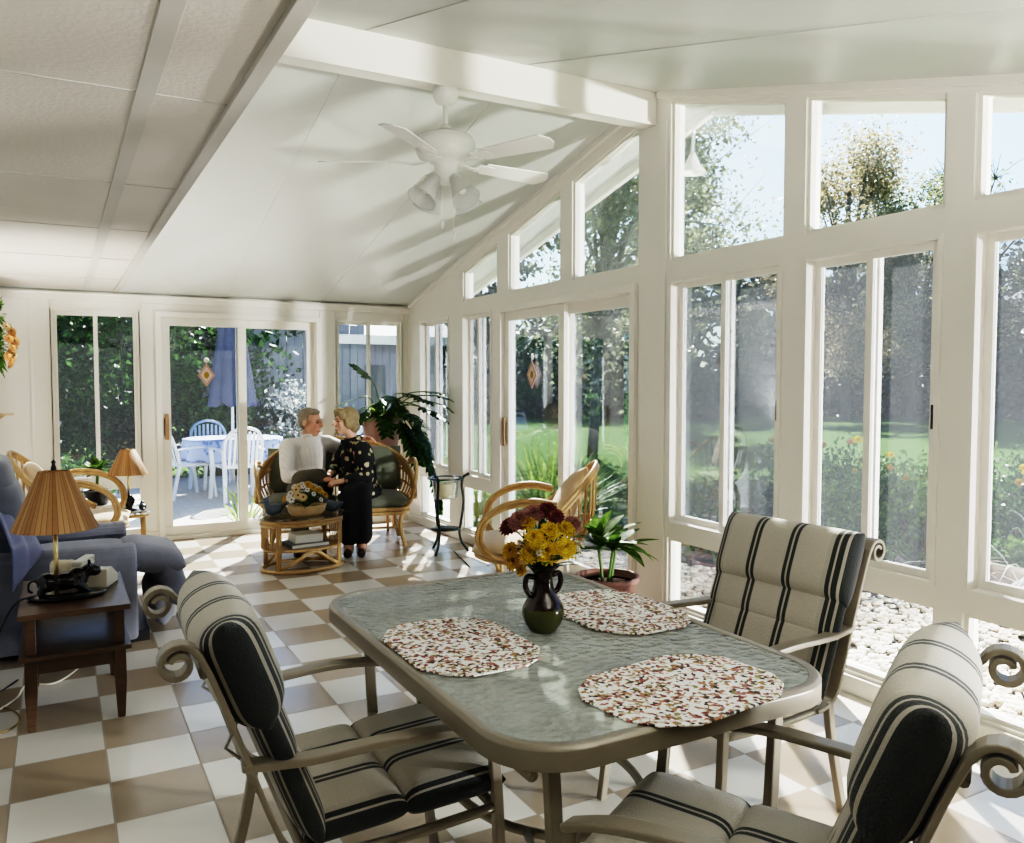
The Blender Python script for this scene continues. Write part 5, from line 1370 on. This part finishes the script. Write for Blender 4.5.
for x in (-3, 0, 3): b = B(); b.b2(x - .6, x + .6, -.05, .01, 1.2, 2.7); b.obj('window', 'shutter', t)

# patio table, umbrella, chairs
UX, UY = 2.02, 11.35
t = thing('patio_table', 'round white patio table hidden under the blue cloth', 'table', (UX, UY, -.05))
b = B(); b.lathe([(0, .68), (.58, .68), (.58, .71), (0, .71)], 32); b.obj('tabletop', 'plastic', t)
for k in range(4): a = pi / 4 + pi / 2 * k; b = B(); b.tube([(.40 * cos(a), .40 * sin(a), .68), (.46 * cos(a), .46 * sin(a), 0)], .024, 8); b.obj('leg', 'plastic', t)
b = B()
def cl(u, v):
    a = 2 * pi * u
    if v < .5: r = .63 * v / .5; return Vector((UX + r * cos(a), UY + r * sin(a), .668))
    w = (v - .5) / .5; r = .63 + .012 * w + .030 * w * sin(a * 11); return Vector((UX + r * cos(a), UY + r * sin(a), .668 - .27 * w * (1 + .05 * sin(a * 11))))
b.grid(cl, 88, 12, closeu=True); tag(b.obj('tablecloth', 'tcloth', None, solid=.004), 'blue and white floral tablecloth on the round patio table outside', 'tablecloth')
t = thing('closed_umbrella', 'folded blue patio umbrella standing through the patio table', 'umbrella', (UX, UY + .02, -.05))
b = B(); b.tube([(0, 0, .0), (0, 0, 2.75)], .020, 10); tag(b.obj('pole', 'paint', t), 'white umbrella pole')
b = B()
def um(u, v):
    a = 2 * pi * u; r = (.05 + .27 * v ** .8) * (.80 + .20 * abs(sin(a * 4))); return Vector((r * cos(a) , r * sin(a) * .8, 2.66 - 1.50 * v + .03 * v * sin(a * 8)))
b.grid(um, 64, 14, closeu=True); b.obj('canopy', 'umbrella', t, solid=.004)
b = B(); b.ell((0, 0, 2.74), (.035, .035, .05)); b.obj('finial', 'paint', t)
b = B(); b.lathe([(0, 0), (.22, 0), (.22, .04), (.05, .08), (.04, .14), (0, .14)], 24); b.obj('base', 'plastic', t)
def resin_chair(label, loc, rz, mat='plastic'):
    t = thing('patio_chair', label, 'chair', loc, rz, 'resin patio chairs')
    b = B(); b.pillow(.46, .44, .05, Matrix.Translation((0, 0, .42)), 10, 8); b.obj('seat', mat, t)
    b = B(); bp = lambda u, z: Vector((.23 * u, -.20 - .12 * z - .04 * (1 - u * u), .43 + .46 * z))
    for i in range(7):
        u = -0.72 + 1.44 * i / 6; b.tube([bp(u, .02), bp(u, .5), bp(u, .93 - .16 * u * u)], 0, flat=(.030, .012), up=(0, 1, 0))
    top = [bp(-1, 0), bp(-1, .45), bp(-.95, .72), bp(-.7, .92), bp(-.35, 1.0), bp(0, 1.03), bp(.35, 1.0), bp(.7, .92), bp(.95, .72), bp(1, .45), bp(1, 0)]
    b.tube(spline(top, 4), .020, 8); b.obj('backrest', mat, t)
    for s in (-1, 1):
        b = B(); b.tube(spline([(s * .245, -.24, .62), (s * .275, -.05, .645), (s * .275, .14, .64), (s * .26, .21, .60)], 5), 0, flat=(.05, .016), up=(0, 0, 1)); b.obj('armrest', mat, t)
        b = B(); b.tube([(s * .26, .20, .615), (s * .245, .19, .42), (s * .265, .24, 0)], 0, flat=(.045, .030), up=(0, 1, 0)); b.obj('leg', mat, t)
        b = B(); b.tube([(s * .235, -.235, .62), (s * .215, -.20, .42), (s * .24, -.30, 0)], 0, flat=(.045, .030), up=(0, 1, 0)); b.obj('leg', mat, t)
    return t
c0 = resin_chair('white slatted resin chair in front of the patio table, its back to the room', (1.93, 10.62, -.05), .12)
dup(c0, (1.42, 11.15, -.05), -pi / 2 + .3, 'white slatted resin chair at the left side of the patio table')
dup(c0, (2.72, 11.15, -.05), pi / 2 - .2, 'white slatted resin chair at the right side of the patio table')
c3 = resin_chair('pale blue resin chair behind the patio table under the umbrella', (1.83, 12.1, -.05), pi - .1, 'bluechair')
t = thing('lounge_chair', 'pale blue reclining lounge chair on the patio beyond the table', 'lounge chair', (3.1, 11.2, -.05), radians(60))
b = B(); b.pillow(.55, .95, .06, Matrix.Translation((0, .30, .33)), 12, 8); b.obj('seat', 'bluechair', t)
b = B(); b.pillow(.55, .85, .06, Matrix.Translation((0, -.42, .62)) @ Matrix.Rotation(radians(-47), 4, 'X'), 12, 8); b.obj('backrest', 'bluechair', t)
for sx in (-1, 1):
    for y in (-.1, .7): b = B(); b.tube([(sx * .25, y, .32), (sx * .27, y, 0)], .016, 8); b.obj('leg', 'paint', t)
    b = B(); b.tube(spline([(sx * .28, -.25, .52), (sx * .29, 0, .54), (sx * .28, .25, .34)], 5), .014, 8); b.obj('armrest', 'paint', t)
t = thing('folding_chair', 'metal-framed folding chair outside the far left window', 'chair', (-.35, 11.9, -.05), radians(60))
b = B()
for s in (-1, 1): b.tube(spline([(s * .25, .25, 0), (s * .25, .0, .40), (s * .25, -.28, .95)], 4), .014, 8); b.tube([(s * .25, -.28, 0), (s * .25, .22, .44)], .014, 8)
b.tube([(-.25, -.28, .95), (.25, -.28, .95)], .014, 8); b.obj('frame', 'lampmetal', t)
b = B(); b.pillow(.48, .46, .03, Matrix.Translation((0, .02, .42)), 8, 8); b.obj('seat', 'bluechair', t)
b = B(); b.pillow(.48, .42, .03, Matrix.Translation((0, -.17, .70)) @ Matrix.Rotation(radians(115), 4, 'X'), 8, 8); b.obj('backrest', 'bluechair', t)
# lamp on a bent arm outside the first upper window
t = thing('outdoor_lamp', 'bent-arm outdoor lamp with white bell shade under the eave of the first upper window', 'lamp', (3.50, 3.93, 2.97))
b = B(); b.tube(spline([(0, -.10, .075), (0, .0, .06), (0, .085, .02), (0, .10, -.08), (0, .10, -.16)], 5), .010, 8); b.obj('arm', 'lampmetal', t)
b = B(); b.lathe([(.014, -.13), (.03, -.16), (.045, -.20), (.085, -.25), (.088, -.255), (.08, -.25), (.04, -.205), (.01, -.18)], 20, (0, .10, 0)); b.obj('shade', 'fanwhite', t)
SKY, SUN, FLASH, FILL, SOFFIT_FILL = .16, 21.0, 3800, 110, 90
VT, LOOK, EXPO = 'Filmic', 'Very High Contrast', 1.02
# ------------------------------------------------------------------ camera and light
H = 1.4207; YAW, PIT = .5026, -.0489
cam = bpy.data.cameras.new('camera'); cam.sensor_fit = 'HORIZONTAL'; cam.sensor_width = 36; cam.lens = 825 * 36 / 1024
cam.clip_start = .02; cam.clip_end = 500
co = bpy.data.objects.new('camera', cam); col.objects.link(co)
co.location = (0, 0, H); co.rotation_euler = (pi / 2 + PIT, 0, -YAW)
scene.camera = co
w = bpy.data.worlds.new('sky'); scene.world = w; w.use_nodes = True
nt = w.node_tree; nt.nodes.clear()
sky = nt.nodes.new('ShaderNodeTexSky'); sky.sky_type = 'NISHITA'; sky.sun_disc = False
SUN_EL, SUN_AZ = radians(37), atan2(.514, .857)
sky.sun_elevation = SUN_EL; sky.sun_rotation = SUN_AZ; sky.dust_density = 1.2; sky.air_density = 1.0; sky.ozone_density = 1.5; sky.altitude = 100
bg = nt.nodes.new('ShaderNodeBackground'); bg.inputs[1].default_value = SKY
ou = nt.nodes.new('ShaderNodeOutputWorld')
tint = nt.nodes.new('ShaderNodeMix'); tint.data_type = 'RGBA'; tint.blend_type = 'MULTIPLY'; tint.inputs[0].default_value = 1; tint.inputs[7].default_value = (.74, .97, 1.18, 1)
nt.links.new(sky.outputs[0], tint.inputs[6]); nt.links.new(tint.outputs[2], bg.inputs[0]); nt.links.new(bg.outputs[0], ou.inputs[0])
def lamp(name, typ, loc, energy, color=(1, 1, 1), **kw):
    l = bpy.data.lights.new(name, typ); l.energy = energy; l.color = color
    for k, v in kw.items(): setattr(l, k, v)
    o = bpy.data.objects.new(name, l); col.objects.link(o); o.location = loc; return o
def aim(o, tgt): o.rotation_euler = (Vector(tgt) - o.location).to_track_quat('-Z', 'Y').to_euler()
f3 = lamp('soffit_fill', 'SPOT', (-.25, 6.15, .75), SOFFIT_FILL, (1, .96, .90), spot_size=radians(110), spot_blend=.6, shadow_soft_size=.12)  # added spot hidden by the recliner, brightens the far end of the soffit
aim(f3, (.0, 6.3, 2.2))
s = lamp('sun', 'SUN', (3, 14, 12), SUN, (1, .95, .87), angle=radians(.7))
s.rotation_euler = Vector((-cos(SUN_EL) * .514, -cos(SUN_EL) * .857, -sin(SUN_EL))).to_track_quat('-Z', 'Y').to_euler()
# photographer's flash outside the near windows, low and tilted up
fl = lamp('flash', 'SPOT', (6.6, -2.6, .9), FLASH, (1, .97, .92), spot_size=radians(75), spot_blend=.5, shadow_soft_size=.16)
aim(fl, (1.8, 4.6, 2.6))
# added fill spot beside the camera, out of view, bounced off the ceiling
f2 = lamp('bounce_fill', 'SPOT', (1.5, .05, 1.35), FILL, (1, .96, .90), spot_size=radians(130), spot_blend=.7, shadow_soft_size=.05)
aim(f2, (1.5, .45, 2.2))
scene.view_settings.view_transform = VT; scene.view_settings.look = LOOK
scene.view_settings.exposure = EXPO
scene.cycles.use_denoising = True
scene.cycles.max_bounces = 10; scene.cycles.diffuse_bounces = 4; scene.cycles.glossy_bounces = 3
scene.cycles.transmission_bounces = 4; scene.cycles.transparent_max_bounces = 16
scene.cycles.caustics_reflective = False; scene.cycles.caustics_refractive = False
scene.cycles.sample_clamp_indirect = 8
